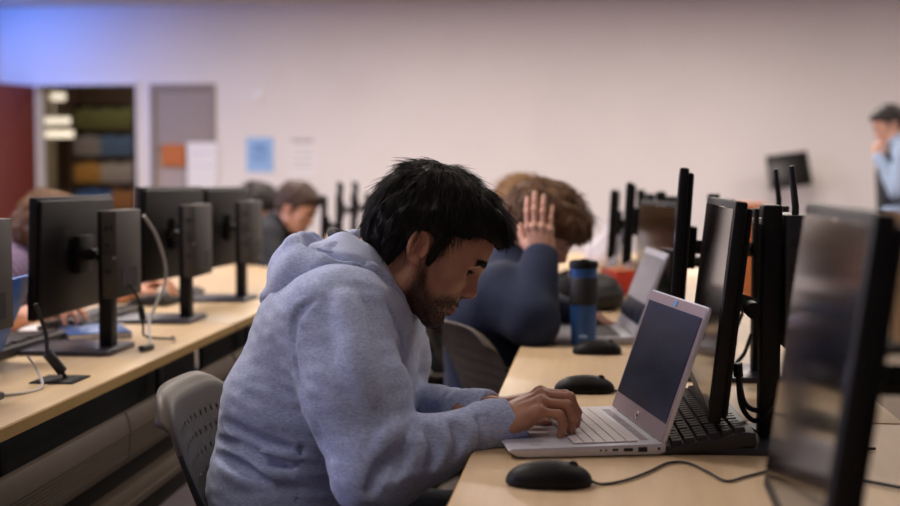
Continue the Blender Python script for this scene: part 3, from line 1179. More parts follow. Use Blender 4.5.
    # ---- cuffs
    for e, w, xh, t1, r in ((elR, wrR, np.array((1, .06, .20)), 0.046, .0310), (elL, wrL, np.array((1, -.25, .10)), .008, .0320)):
        d = (w - e) / np.linalg.norm(w - e) * .35 + xh / np.linalg.norm(xh) * .65
        d /= np.linalg.norm(d)
        a, b = w + d * (t1 - .085) - np.array((0, 0, .006)), w + d * t1 - np.array((0, 0, .006))
        u0 = d
        Fc = Field(np.minimum(a, b) - .06, np.maximum(a, b) + .06, .0026)
        lt = np.cross((0, 0, 1), d)
        lt /= np.linalg.norm(lt)
        Fc.add(rc(a, a + (b - a) * .3, r + .004, r + .006), .005)
        for q in (-1, 1):
            Fc.add(rc(a + (b - a) * .3, b + lt * q * .012 + u0 * .02, r + .005, r - .001), .012)
        u = d / np.linalg.norm(d)
        p0 = b - u * .004
        u2 = u + np.array((0, 0, .42 if t1 > .02 else .2))
        u2 /= np.linalg.norm(u2)
        Fc.clip(lambda X, Y, Z, p0=p0, u=u2: ((X - p0[0]) * u[0] + (Y - p0[1]) * u[1] + (Z - p0[2]) * u[2]).astype(np.float32), .006)
        Fc.clip(lambda X, Y, Z, p0=a, u=u: (-((X - p0[0]) * u[0] + (Y - p0[1]) * u[1] + (Z - p0[2]) * u[2])).astype(np.float32), .003)
        for q in (-1, 1):
            Fc.cut(rc(b + lt * q * .012 - u * .012, b + lt * q * .012 + u * .06, r - .007, r - .005), .004)
        # seam between cuff and sleeve
        Fc.warp(lambda X, Y, Z, p0=p0, u=u: .0016 * np.exp(-((((X - p0[0]) * u[0] + (Y - p0[1]) * u[1] + (Z - p0[2]) * u[2]) + .047) / .004) ** 2) + .0015 * noise3(X, Y, Z, 70, 5))
        P, Fq = Fc.mesh()
        child('cuff', laplace(P, Fq, 1), Fq, MT['hoodie'], root)
    # ---- trousers and shoes
    Fl = Field((-.72, 1.85, .04), (.05, 2.42, .68), .009)
    Fl.add(rc(hipL, hipR, .112, .112), .03)
    for hp, kn, an in ((hipR, knR, anR), (hipL, knL, anL)):
        Fl.add(rc(hp, kn, .092, .068), .04)
        Fl.add(rc(kn, an, .066, .052), .02)
    Pl, Flq = Fl.mesh()
    child('trousers', Pl, Flq, MT['denim'], root)
    for an in (anR, anL):
        Fs = Field(an - (.09, .07, .10), an + (.26, .07, .07), .006)
        Fs.add(rc((an[0], an[1], .045), (an[0] + .17, an[1], .036), .043, .036), .01)
        Fs.add(rc((an[0], an[1], .06), (an[0], an[1], .11), .040, .044), .02)
        Fs.clip(lambda X, Y, Z: (.002 - Z + 0 * X + 0 * Y).astype(np.float32), .003)
        Ps, Fsq = Fs.mesh()
        child('shoe', Ps, Fsq, MT['shoe'], root)

    # ---- hair
    line = [(-.13, -.040), (-.098, -.046), (-.066, -.060), (-.036, -.056), (-.030, -.030), (-.026, .018), (-.014, .031), (.006, .026), (.011, .0), (.013, -.016), (.025, -.018), (.028, .010),
            (.034, .026), (.056, .046), (.085, .066), (.098, .068), (.118, .058), (.14, .060)]
    prims = [((-.010, 0, .054), (.103, .087, .092), .01), ((-.030, 0, .01), (.082, .083, .085), .03), ((.050, 0, .092), (.058, .066, .037), .035), ((.094, .004, .080), (.020, .048, .024), .02)]
    Pc, Fc = hair_cap(.0028, prims, line, .0026, 5, .005)
    N = vnormals(Pc, Fc)
    cr = np.array((-.055, .0, .15))

    def df(p, n):
        d = (p - cr)
        d /= np.linalg.norm(d, axis=1, keepdims=True) + 1e-6
        front = smoothstep(.0, .08, p[:, 0])[:, None]
        return d + np.array((.5, .0, -.35)) * front + np.array((0, 0, -.35)) * (1 - front)
    lf = lambda p: .22 + .78 * smoothstep(.0, .055, p[:, 2] - np.interp(p[:, 0], *zip(*line)))
    V1, F1 = strands(Pc, N, 12000, 1, df, .034, .0007, 5, .10, .003, .12, lf)
    V2, F2 = strands(Pc, N, 350, 2, df, .030, .0006, 6, .38, .003, .35, lf)
    allP = np.concatenate([Pc, V1, V2])
    allF = np.concatenate([Fc, F1 + len(Pc), F2 + len(Pc) + len(V1)])
    child('hair', xf(allP, HR, ho), allF, MT['hairblack'], root)
    # ---- beard stubble
    Ph, Fhq = Fh.mesh()
    Nh = vnormals(Ph, Fhq)
    Cb = head_colors(Ph, 'ffffff', 1.0, brow='ffffff', lips='ffffff', beardcol='000000')
    sel = np.where((Cb[:, 1] < .15 + .8 * RNG.random(len(Ph)) ** 2) & (Ph[:, 0] > .0) & (Ph[:, 2] < -.0) & (Cb[:, 1] < .9))[0]
    if len(sel):
        Vb, Fbv = strands(Ph[sel], Nh[sel], 3800, 3, lambda p, n: np.tile(np.array((.35, 0, -1.0)), (len(p), 1)), .0065, .00028, 4, .5, .001, .3)
        child('beard', xf(Vb, HR, ho), Fbv, MT['hairblack'], root)
    # eyebrows
    Cb = head_colors(Ph, 'ffffff', 0, brow='000000', lips='ffffff')
    sel = np.where((Cb[:, 1] < .35) & (Ph[:, 2] > .018) & (Ph[:, 0] > .05))[0]
    if len(sel):
        Vb, Fbv = strands(Ph[sel], Nh[sel], 1300, 4, lambda p, n: np.stack([-.4 + 0 * p[:, 0], np.sign(p[:, 1]), .15 + 0 * p[:, 0]], 1), .008, .0003, 4, .25, .001, .25)
        child('eyebrows', xf(Vb, HR, ho), Fbv, MT['hairblack'], root)
    ay = np.abs(Ph[:, 1])
    sel = np.where((ay > .018) & (ay < .049) & (Ph[:, 2] > .0055) & (Ph[:, 2] < .0095) & (Ph[:, 0] > .072))[0]
    if len(sel):
        Vb, Fbv = strands(Ph[sel], Nh[sel], 420, 6, lambda p, n: np.stack([.6 + 0 * p[:, 0], .3 * np.sign(p[:, 1]), -.8 + 0 * p[:, 0]], 1), .0060, .0003, 4, .5, .001, .2)
        child('eyelashes', xf(Vb, HR, ho), Fbv, MT['hairblack'], root)
    return root


# ------------------------------------------------------------------ the setting
def struct(name, bm, m, label=None, smooth=False):
    o = obj(name, bm, m, None, None, smooth)
    return setp(o, label, None, None, 'structure')


WY, CEIL, XL, XR, YF = 12.3, 2.90, -6.10, 5.2, -3.5
bm = B(); box(bm, (XL - 2.2, YF - .2, -.1), (XR + .2, 15.6, 0)); struct('floor', bm, MT['floor'])
bm = B(); box(bm, (XL - 2.2, YF - .2, CEIL), (XR + .2, 15.6, CEIL + .1)); struct('ceiling', bm, MT['ceil'])
bm = B()
DX0, DX1, DZ = -5.72, -4.63, 2.10
WX0, WX1, WZ0, WZ1 = -4.51, -3.82, .95, 2.11
box(bm, (XL, WY, 0), (DX0, WY + .14, CEIL))
box(bm, (DX0, WY, DZ), (DX1, WY + .14, CEIL))
box(bm, (DX1, WY, 0), (WX0, WY + .14, CEIL))
box(bm, (WX0, WY, WZ1), (WX1, WY + .14, CEIL))
box(bm, (WX0, WY, 0), (WX1, WY + .14, WZ0))
box(bm, (WX1, WY, 0), (XR, WY + .14, CEIL))
struct('wall_back', bm, MT['wall'])
bm = B(); box(bm, (XL - .14, YF, 0), (XL, WY + .14, CEIL)); struct('wall_left', bm, MT['wall'])
bm = B(); box(bm, (XR, YF, 0), (XR + .14, 15.5, CEIL)); struct('wall_right', bm, MT['wall'])
bm = B(); box(bm, (XL, YF - .14, 0), (XR, YF, CEIL)); struct('wall_front', bm, MT['wall'])
bm = B(); box(bm, (XL - 2, 15.4, 0), (XR, 15.5, CEIL)); box(bm, (XL - 2, WY + .14, 0), (XL - 1.9, 15.4, CEIL)); box(bm, (XL - 1.9, WY + .12, 0), (XL - .14, WY + .14, CEIL)); struct('wall_corridor', bm, MT['tan'])
bm = B(); box(bm, (-3.5, WY + .14, 0), (-3.4, 15.4, CEIL)); struct('wall_corridor_side', bm, MT['tan'])
bm = B(); box(bm, (WX1, WY - .012, 0), (XR, WY, .10), .003); box(bm, (DX1, WY - .012, 0), (WX1, WY, .10), .003); struct('baseboard_back', bm, MT['darkgrey'])
# door frame and the open leaf
bm = B()
box(bm, (DX0 - .01, WY - .03, 0), (DX0 + .02, WY + .16, DZ + .05), .004)
box(bm, (DX1 - .02, WY - .03, 0), (DX1 + .01, WY + .16, DZ + .05), .004)
box(bm, (DX0 + .02, WY - .03, DZ), (DX1 - .02, WY + .16, DZ + .05), .004)
struct('trim_1', bm, MT['wall'])
d1 = thing('door_1', None, None, (DX0 - .01, WY - .04, 0), math.radians(-113))
setp(d1, 'red-brown door standing open beside the doorway in the back wall', None, None, 'structure')
bm = B()
for a, b in (((0, 0), (.50, 2.10)), ((.80, 0), (.92, 2.10))):
    box(bm, (a[0], -.022, a[1]), (b[0], .022, b[1]), .003)
box(bm, (.50, -.022, 1.86), (.80, .022, 2.10), .003)
box(bm, (.50, -.022, 0), (.80, .022, .95), .003)
obj('door_leaf', bm, MT['door'], d1)
MT['doorglass'] = mat('door_glass', '2a3350', 0.1, var=(4, 0.1))
bm = B(); box(bm, (.50, -.006, .95), (.80, .006, 1.86)); obj('door_pane', bm, MT['doorglass'], d1)
bm = B(); cyl(bm, (.86, -.022, 1.0), (.86, -.07, 1.0), .012); cyl(bm, (.86, -.065, 1.0), (.75, -.065, 1.0), .010); obj('door_handle', bm, MT['steel'], d1)
# interior window with a grey roller shade, a paper and an orange notice
w1 = thing('window_1', None, None, (WX0, WY, WZ0))
setp(w1, 'interior window with a grey roller shade in the back wall', None, None, 'structure')
bm = B()
ww, wh = WX1 - WX0, WZ1 - WZ0
for lo, hi in (((0, -.02, 0), (.04, .10, wh)), ((ww - .04, -.02, 0), (ww, .10, wh)), ((.04, -.02, 0), (ww - .04, .10, .04)), ((.04, -.02, wh - .04), (ww - .04, .10, wh))):
    box(bm, lo, hi, .004)
obj('window_frame', bm, MT['shade'], w1)
MT['glass'] = mat('window_glass', 'aa9a98', 0.08, var=(4, 0.03))
bm = B(); box(bm, (.04, .05, .04), (ww - .04, .056, wh - .04)); obj('window_pane', bm, MT['glass'], w1)
bm = B(); box(bm, (.045, .018, .52), (ww - .045, .024, wh - .05)); cyl(bm, (.045, .02, wh - .06), (ww - .045, .02, wh - .06), .02); box(bm, (.045, .012, .51), (ww - .045, .03, .53), .003)
obj('roller_shade', bm, MT['shade'], w1)


# unseen window added in the side wall as a source for the lilac light
w2 = thing('window_added', None, None, (XL, 3.2, 1.02))
setp(w2, 'long unseen window added in the side wall for the lilac light', None, None, 'structure')
bm = B()
for y0, y1 in ((-2.35, -2.27), (-.79, -.71), (.71, .79), (2.27, 2.35)):
    box(bm, (.0, y0, 0), (.04, y1, 1.44), .004)
box(bm, (0, -2.27, 0), (.04, 2.27, .05), .004); box(bm, (0, -2.27, 1.39), (.04, 2.27, 1.44), .004)
obj('window_frame', bm, MT['frame'], w2)
MT['paneglow'] = mat('pane_glow', 'dfe2f2', .6, emit=('b9b4f5', 1.2))  # glow for the pane of the added window
bm = B(); box(bm, (.002, -2.27, .05), (.012, 2.27, 1.39)); obj('window_pane', bm, MT['paneglow'], w2, smooth=False)


def pinned(name, label, cat, x0, x1, z0, z1, m, y=WY, marks=None, th=.004):
    bm = B()
    box(bm, (-(x1 - x0) / 2, -th, 0), ((x1 - x0) / 2, -.0005, z1 - z0), .0008, 1)
    root = thing(name, label, cat, ((x0 + x1) / 2, y, z0))
    obj('sheet', bm, m, root)
    if marks:
        bm = B()
        for a, b, c, d in marks:
            W, Hh = x1 - x0, z1 - z0
            box(bm, (-W / 2 + a * W, -th - .0008, c * Hh), (-W / 2 + b * W, -th + .0002, d * Hh))
        obj('printed_lines', bm, marks_m, root)
    return root


marks_m = MT['printblue'] = mat('print_blue', '5f86bd', 0.8, var=(20, .03))
pinned('poster', 'pale blue poster on the back wall beside the white notice', 'poster', -3.51, -3.23, 1.22, 1.565, MT['paperblue'], marks=[(.2, .8, .55, .62), (.2, .8, .42, .48), (.2, .8, .30, .35), (.25, .75, .68, .80)])
marks_m = MT['printgrey'] = mat('print_grey', 'a79b99', 0.8, var=(20, .03))
pinned('poster', 'white notice with a dark heading pinned right of the blue poster', 'poster', -3.06, -2.80, 1.19, 1.56, MT['white'], marks=[(.05, .95, .88, .97), (.1, .9, .68, .71), (.1, .9, .52, .55), (.1, .9, .35, .38), (.1, .9, .2, .23)])
marks_m = MT['printlilac'] = mat('print_lilac', 'cfc9d6', 0.8, var=(20, .03))
pinned('paper', 'large white paper taped over the lower window beside the doorway', 'paper', -4.12, -3.80, .92, 1.52, MT['white'], y=WY - .022, marks=[(.15, .85, .8, .83), (.15, .85, .6, .62)])
pinned('notice', 'small orange notice behind the glass beside the white paper', 'notice', -4.40, -4.15, 1.28, 1.50, MT['orange'], y=WY + .012)
# thermostat
t = thing('thermostat', 'small round thermostat high on the bare back wall', 'thermostat', (-3.386, WY, 1.99))
bm = B(); cyl(bm, (0, 0, 0), (0, -.02, 0), .055, .05, 28); obj('housing', bm, MT['white'], t)
bm = B(); cyl(bm, (0, -.02, 0), (0, -.03, 0), .03, .028, 28); obj('dial', bm, MT['silver'], t)

# the room beyond the doorway: bookcase, pale cabinet, lamps
bc = thing('bookcase', 'dark wood bookcase seen through the open doorway', 'bookcase', (-5.86, 14.3, 0))
bm = B()
box(bm, (-.40, 0, 0), (-.36, .3, 2.3), .003); box(bm, (.40, 0, 0), (.44, .3, 2.3), .003); box(bm, (-.36, .28, 0), (.40, .3, 2.3))
obj('case', bm, MT['shelfwood'], bc)
for z in (.08, .42, .76, 1.08, 1.40, 1.72, 2.04):
    bm = B(); box(bm, (-.36, .01, z), (.40, .28, z + .025), .002); obj('shelf', bm, MT['shelfwood'], bc)
bkc = {.785: ['4a6da0'] * 5 + ['b0763c'] * 3, 1.105: ['c08a3c'] * 4 + ['b1a294'] * 5, 1.425: ['9a8f8a'] * 4 + ['5c7390'] * 5, 1.745: ['6b6a38'] * 9}
names = {.785: 'lowest visible shelf', 1.105: 'orange shelf', 1.425: 'grey shelf', 1.745: 'green top shelf'}
cn = {'4a6da0': 'blue', 'b0763c': 'tan orange', 'c08a3c': 'orange', 'b1a294': 'beige', '9a8f8a': 'grey', '5c7390': 'slate blue', '6b6a38': 'olive green'}
for z, cols in bkc.items():
    x = -.345
    for i, c in enumerate(cols):
        wd = .735 / len(cols) - .004
        hgt = .22 + .015 * ((i * 7) % 3)
        key = 'book_' + c
        if key not in MT:
            MT[key] = mat('book_cover_' + cn[c].replace(' ', '_'), c, .7, var=(15, .08))
        r = thing('book', '%s book on the %s of the bookcase beyond the doorway' % (cn[c], names[z]), 'book', (-5.86 + x + wd / 2, 14.34, z), 0, '%s books on the %s' % (cn[c], names[z]))
        bm = B(); box(bm, (-wd / 2, 0, 0), (wd / 2, .17, hgt), .003); obj('cover', bm, MT[key], r)
        bm = B(); box(bm, (-wd / 2 + .004, .004, hgt), (wd / 2 - .004, .165, hgt + .002)); obj('pages', bm, MT['white'], r)
        x += wd + .004
pc = thing('partition_screen', 'pale beige partition seen just inside the open doorway', 'partition', (-6.46, 14.0, 0))
bm = B(); box(bm, (-.18, 0, 0), (.16, .05, 2.25), .005); obj('panel', bm, MT['tan'], pc)
bm = B(); box(bm, (-.18, -.01, 2.25), (.16, .06, 2.29), .004); obj('cap_rail', bm, MT['frame'], pc)
MT['lampglow'] = mat('lamp_diffuser', 'fff3dc', .5, emit=('fff1d8', .9))
for i, (x, y, z, w_, lab) in enumerate(((-6.02, 13.4, 1.76, .36, 'long white lamp hanging lower inside the open doorway'), (-6.10, 13.6, 1.62, .42, 'wide white lamp hanging lowest inside the open doorway'), (-5.93, 13.3, 2.02, .16, 'small round white lamp hanging high inside the open doorway'))):
    l = thing('pendant_lamp', lab, 'lamp', (x, y, z))
    bm = B(); prism(bm, rounded_poly(w_, .10, .045), 0, .075, None, .01); obj('diffuser', bm, MT['lampglow'], l)
    bm = B(); cyl(bm, (0, 0, .075), (0, 0, CEIL - z - .004), .004, n=8); obj('cord', bm, MT['white'], l)
    bm = B(); cyl(bm, (0, 0, CEIL - z - .03), (0, 0, CEIL - z - .002), .04); obj('ceiling_mount', bm, MT['white'], l)
# dark monitor on a wall arm
t = thing('wall_monitor', 'dark monitor on an arm mounted on the bare back wall', 'monitor', (1.72, WY, 1.23))
bm = B()
R_ = Matrix.Translation((.05, -.36, 0)) @ Euler((math.radians(-8), math.radians(-8), math.radians(8))).to_matrix().to_4x4()
box(bm, (-.195, -.02, -.16), (.195, .02, .16), .008, 2, R_); obj('housing', bm, MT['black'], t)
bm = B(); box(bm, (-.178, -.023, -.138), (.178, -.019, .144), .002, 1, R_); obj('screen', bm, MT['screen'], t)
bm = B(); box(bm, (-.05, -.012, -.06), (.05, 0, .06), .003); cyl(bm, (0, -.01, 0), (-.06, -.18, 0), .015); cyl(bm, (-.06, -.18, 0), (.05, -.35, 0), .015); obj('wall_arm', bm, MT['black'], t)

# ------------------------------------------------------------------ desks
LROT = math.radians(1.9)


def lrow(x, y, z=0.0):
    """a place on the aisle desk row, measured from its aisle edge"""
    return (-.976 + x * math.cos(LROT) - (y - 1.94) * math.sin(LROT), 1.94 + (y - 1.94) * math.cos(LROT) + x * math.sin(LROT), z)


def desk(label, loc, rz, length, depth=.70, tray=True):
    """desk with its back edge (cable tray side) on local x=0, running along y"""
    t = thing('desk', label, 'desk', loc, rz, None)
    bm = B(); box(bm, (-depth, 0, .714), (0, length, .74), .003); obj('desktop', bm, MT['wood'], t)
    bm = B(); box(bm, (-.0005, .002, .7155), (.0018, length - .002, .7375), .0008, 1); box(bm, (-depth - .0018, .002, .7155), (-depth + .0005, length - .002, .7375), .0008, 1)
    obj('edge_band', bm, MT['woodedge'], t)
    for y in (.12, length - .12):
        bm = B()
        box(bm, (-depth + .06, y - .03, 0), (-.10, y + .03, .03), .008)
        box(bm, (-depth / 2 - .05, y - .025, .03), (-depth / 2 + .03, y + .025, .69), .006)
        box(bm, (-depth + .08, y - .03, .688), (-.12, y + .03, .713), .004)
        obj('leg', bm, MT['darkgrey'], t)
    bm = B(); box(bm, (-depth / 2 - .02, .14, .62), (-depth / 2 + .01, length - .14, .68), .004); obj('crossbar', bm, MT['darkgrey'], t)
    bm = B(); box(bm, (-.125, .03, .30), (-.11, length - .03, .7135), .003); obj('modesty_panel', bm, MT['blackmatt'], t)
    if tray:
        # moulded cable tray: bulging top, ribbed face
        prof = [(-.024, .612), (-.022, .640), (-.017, .648), (-.010, .645), (-.004, .630), (0, .606)]
        z = .606
        for k in range(7):
            prof += [(-.0005 * k, z - .0035), (-.004 - .0005 * k, z - .0045), (-.004 - .0005 * k, z - .0065), (-.0005 * k, z - .0075)]
            z -= .0075
        prof += [(-.008, z - .010), (-.022, z - .026), (-.05, z - .030), (-.09, z - .028), (-.09, z - .024), (-.05, z - .025), (-.030, z - .018)]
        bm = B()
        n = len(prof)
        segs = [(.004, length / 2 - .003), (length / 2 + .003, length - .004)]
        for a, b in segs:
            A = [bm.verts.new((x, a, zz)) for x, zz in prof]
            C_ = [bm.verts.new((x, b, zz)) for x, zz in prof]
            for i in range(n - 1):
                bm.faces.new((A[i], A[i + 1], C_[i + 1], C_[i]))
            bm.faces.new((A[-1], A[0], C_[0], C_[-1]))
            bm.faces.new(A[::-1]); bm.faces.new(C_)
        bmesh.ops.recalc_face_normals(bm, faces=bm.faces)
        obj('cable_tray', bm, MT['tray'], t, sharp=25)
        for y in (length * .25, length * .75):
            bm = B(); box(bm, (-.085, y - .02, .55), (-.075, y + .02, .7145), .002)
            obj('tray_bracket', bm, MT['darkgrey'], t)
        bm = B(); box(bm, (-.045, .05, .425), (-.010, length - .05, .478), .006); box(bm, (-.011, .05, .440), (-.005, length - .05, .448), .001); obj('lower_rail', bm, MT['tray'], t)
    return t


MT['ribdark'] = MT['trayrib']
ysL = [(-.13, 1.80), (1.676, 1.80), (3.482, 1.80), (5.288, 1.80), (7.094, 1.80)]
labsL = ['nearest maple desk of the aisle row, cropped at lower left', 'maple desk under the big dark monitors across the aisle', 'maple desk farther along the aisle row beyond the three dark monitors',
         'maple desk before the two people bent together far across the aisle', 'last maple desk of the aisle row near the back wall']
for (y, l), lab in zip(ysL, labsL):
    p = lrow(0, y)
    desk(lab, p, LROT, l - .006)
ysR = [(.10, 2.05), (2.156, 1.60), (3.762, 1.60), (5.368, 1.60)]
labsR = ['maple desk in front under the silver laptop and black mouse', 'maple desk carrying the blue tumbler and the second laptop', 'cluttered maple desk beyond the red packet and dark bag', 'farthest maple desk of the row behind the man with the tumbler']
for (y, l), lab in zip(ysR, labsR):
    desk(lab, (.516, y, 0), 0, l - .006)
desk('desk of the next row glimpsed behind the nearest screen at right edge', (2.10, 2.6, 0), math.radians(2), 1.8, .70, False)

# grommet
t = thing('cable_grommet', 'black square cable grommet set in the aisle desk', 'grommet', (-1.085, 2.42, .7405), LROT)
bm = B(); box(bm, (-.045, -.05, 0), (.045, .05, .003), .001); obj('rim', bm, MT['black'], t)
bm = B(); box(bm, (-.036, -.04, .003), (.036, .036, .0042), .0005); obj('flap', bm, MT['darkgrey'], t)


# ------------------------------------------------------------------ monitors and mini computers
def monitor(label, loc, rz=0.0, w=.54, hh=.335, cz=.95, off=-.085, yaw=0.0, tilt=6.0, dy=0.0, group=None, colh=.37, plate=True, th=.019):
    t = thing('monitor', label, 'monitor', loc, rz, group)
    R_ = Matrix.Translation((off, dy, cz - .74)) @ Matrix.Rotation(yaw, 4, 'Z') @ Matrix.Rotation(math.radians(tilt), 4, 'Y')
    bm = B()
    box(bm, (-th / 2, -w / 2, -hh / 2), (th / 2, w / 2, hh / 2), .004, 2, R_)
    box(bm, (th / 2 - .002, -w * .485, -hh * .48), (th / 2 + .010, w * .485, hh * .475), .008, 2, R_)
    hs = obj('housing', bm, MT['black'], t)
    bm = B()
    for k in range(7):
        box(bm, (th / 2 + .0095, -w * .22, hh * (.06 + .025 * k)), (th / 2 + .0108, w * .22, hh * (.072 + .025 * k)), 0, 1, R_)
    obj('vent', bm, MT['blackmatt'], hs)
    bm = B(); box(bm, (-th / 2 - .0012, -w / 2 + .012, -hh / 2 + .020), (-th / 2 + .001, w / 2 - .012, hh / 2 - .012), .0006, 1, R_)
    obj('screen', bm, MT['screen'], t)
    c = R_ @ Vector((th / 2 + .018, 0, 0))
    bm = B()
    box(bm, (th / 2 + .008, -.045, -.045), (th / 2 + .026, .045, .045), .003, 2, R_)
    ax = R_ @ Vector((th / 2 + .025, 0, 0))
    cyl(bm, ax, (-.014, 0, ax.z), .015, n=4)
    ar = obj('arm', bm, MT['black'], t)
    bm = B(); cyl(bm, ((ax.x - .014) / 2, -.020, ax.z), ((ax.x - .014) / 2, .020, ax.z), .013, n=24); obj('hinge', bm, MT['black'], ar)
    bm = B(); box(bm, (-.015, -.024, .010), (.015, .024, colh), .004); obj('column', bm, MT['black'], t)
    bm = B(); box(bm, (-.0165, -.012, colh - .030), (-.0145, .012, colh - .020), .0006, 1)
    obj('release_tab', bm, MT['silver'], t)
    bm = B()
    prism(bm, rounded_poly(.25, .20, .02), 0, .011, Matrix.Translation((-.085, -.012, 0)), .003)
    obj('base_plate', bm, MT['plateblue'], t)
    return t


def computer(label, loc, rz=0.0, m=None, group=None, antenna=True, w=.18, hh=.205, z=.15):
    """mini computer hung upright on the back of a monitor column (local x=0 is the column's back face)"""
    t = thing('mini_computer', label, 'computer', loc, rz, group)
    bm = B(); box(bm, (.003, -.055, z), (.038, w - .055, z + hh), .003); obj('case', bm, m or MT['pcgrey'], t)
    zz = z + hh
    for a, b, c_ in ((.010, .018, .035), (.022, .030, .034), (.010, .022, .075), (.010, .016, .090), (.020, .026, .090), (.010, .026, .135)):
        bm = B(); box(bm, (a, -.0565, zz - c_ - .012), (b, -.0545, zz - c_), .0006, 1)
        obj('port', bm, MT['blackmatt'], t)
    bm = B(); cyl(bm, (.033, -.0565, zz - .11), (.033, -.054, zz - .11), .004, n=12); obj('power_button', bm, MT['steel'], t)
    bm = B()
    box(bm, (.0375, w * .2 - .055, z + .02), (.0388, w * .8 - .055, z + .07), .0006, 1)
    obj('vent', bm, MT['blackmatt'], t)
    bm = B(); box(bm, (.0005, .0, z + .05), (.0045, .06, z + .11), .001); obj('bracket', bm, MT['black'], t)
    if antenna:
        bm = B(); cyl(bm, (.020, -.030, zz - .002), (.020, -.030, zz + .014), .0055, n=14); cyl(bm, (.020, -.030, zz + .012), (.012, -.036, zz + .075), .0055, .0048, n=14)
        obj('antenna', bm, MT['rubber'], t)
    return t


# right row, seen at a grazing angle
RT = [('large dark monitor nearest the camera, cut off by the frame', (.372, 1.23, .74), dict(w=.40, hh=.325, cz=.962, off=-.158, yaw=-math.radians(1.5), tilt=7.5)),
      ('dark monitor standing right behind the silver laptop', (.268, 1.985, .74), dict(w=.52, hh=.335, cz=.950, off=-.071, yaw=-math.radians(.4), tilt=6.2, dy=.165)),
      ('tall upright dark monitor seen edge-on behind the second laptop', (.338, 2.66, .74), dict(w=.50, hh=.335, cz=1.005, off=-.160, yaw=math.radians(-4), tilt=3.5, dy=.09, colh=.35)),
      ('dark monitor turned toward the camera beyond the edge-on monitor', (.315, 3.47, .74), dict(w=.50, hh=.33, cz=.925, off=-.150, yaw=math.radians(9), tilt=3, dy=0)),
      ('small far dark monitor beside the man holding his head', (.205, 4.10, .74), dict(w=.46, hh=.25, cz=1.015, off=-.105, yaw=math.radians(-2), tilt=3)),
      ('farthest thin dark monitor edge left of its row', (.165, 4.80, .74), dict(w=.46, hh=.25, cz=.985, off=-.105, yaw=math.radians(-2), tilt=3))]
for lab, loc, kw in RT:
    monitor(lab, loc, **kw)
PR = ['charcoal mini computer behind the nearest monitor, past the frame', 'black mini computer with antenna left of the nearest screen', 'black mini computer mounted behind the edge-on monitor column', 'mini computer behind the monitor turned toward the camera',
      'mini computer behind the small far monitor', 'mini computer behind the farthest monitor edge']
for i, ((lab, loc, kw), pl) in enumerate(zip(RT, PR)):
    computer(pl, (loc[0] + .0155, loc[1] + .02, loc[2]), 0, MT['pcblack'], None, i in (0, 1, 2))

# aisle row, seen from behind
LT = [(2.14, 'dark monitor cropped by the left edge of the picture', 'grey mini computer cropped by the left edge'), (2.87, 'big dark monitor nearest across the aisle, before the person in purple', 'grey mini computer on the back of the nearest aisle monitor'),
      (3.51, 'dark monitor standing in front of the bright wall strip and window', 'dark mini computer behind the middle aisle monitor'), (4.13, 'dark monitor just behind the hooded shoulder across the aisle', 'dark mini computer behind the monitor at the hooded shoulder')]
for i, (y, lab, pl) in enumerate(LT):
    x = -.155 if i < 3 else -.150
    p = lrow(x, y, .74)
    monitor(lab, p, LROT, w=(.47, .47, .44, .44)[i], hh=.275, cz=(.972, .972, .990, .985)[i], off=-.085, yaw=math.radians((0, 0, -6, -5)[i]), tilt=2, colh=.335, dy=(0, 0, .12, .10)[i])
    q = lrow(x + .0155, y - .03, .74)
    computer(pl, q, LROT, MT['pcgrey'], None, False, .175, .205, .132)
for y, hh, top, lab in ((6.1, .30, 1.07, 'leftmost low dark monitor in the distant trio by the wall'), (6.55, .30, 1.135, 'middle dark monitor in the distant trio by the wall'), (7.05, .30, 1.135, 'rightmost dark monitor in the distant trio, at the black hair')):
    p = lrow(-.155, y, .74)
    monitor(lab, p, LROT, w=.42, hh=hh, cz=top - hh / 2, off=-.085, yaw=math.radians(11), tilt=2, colh=.33)

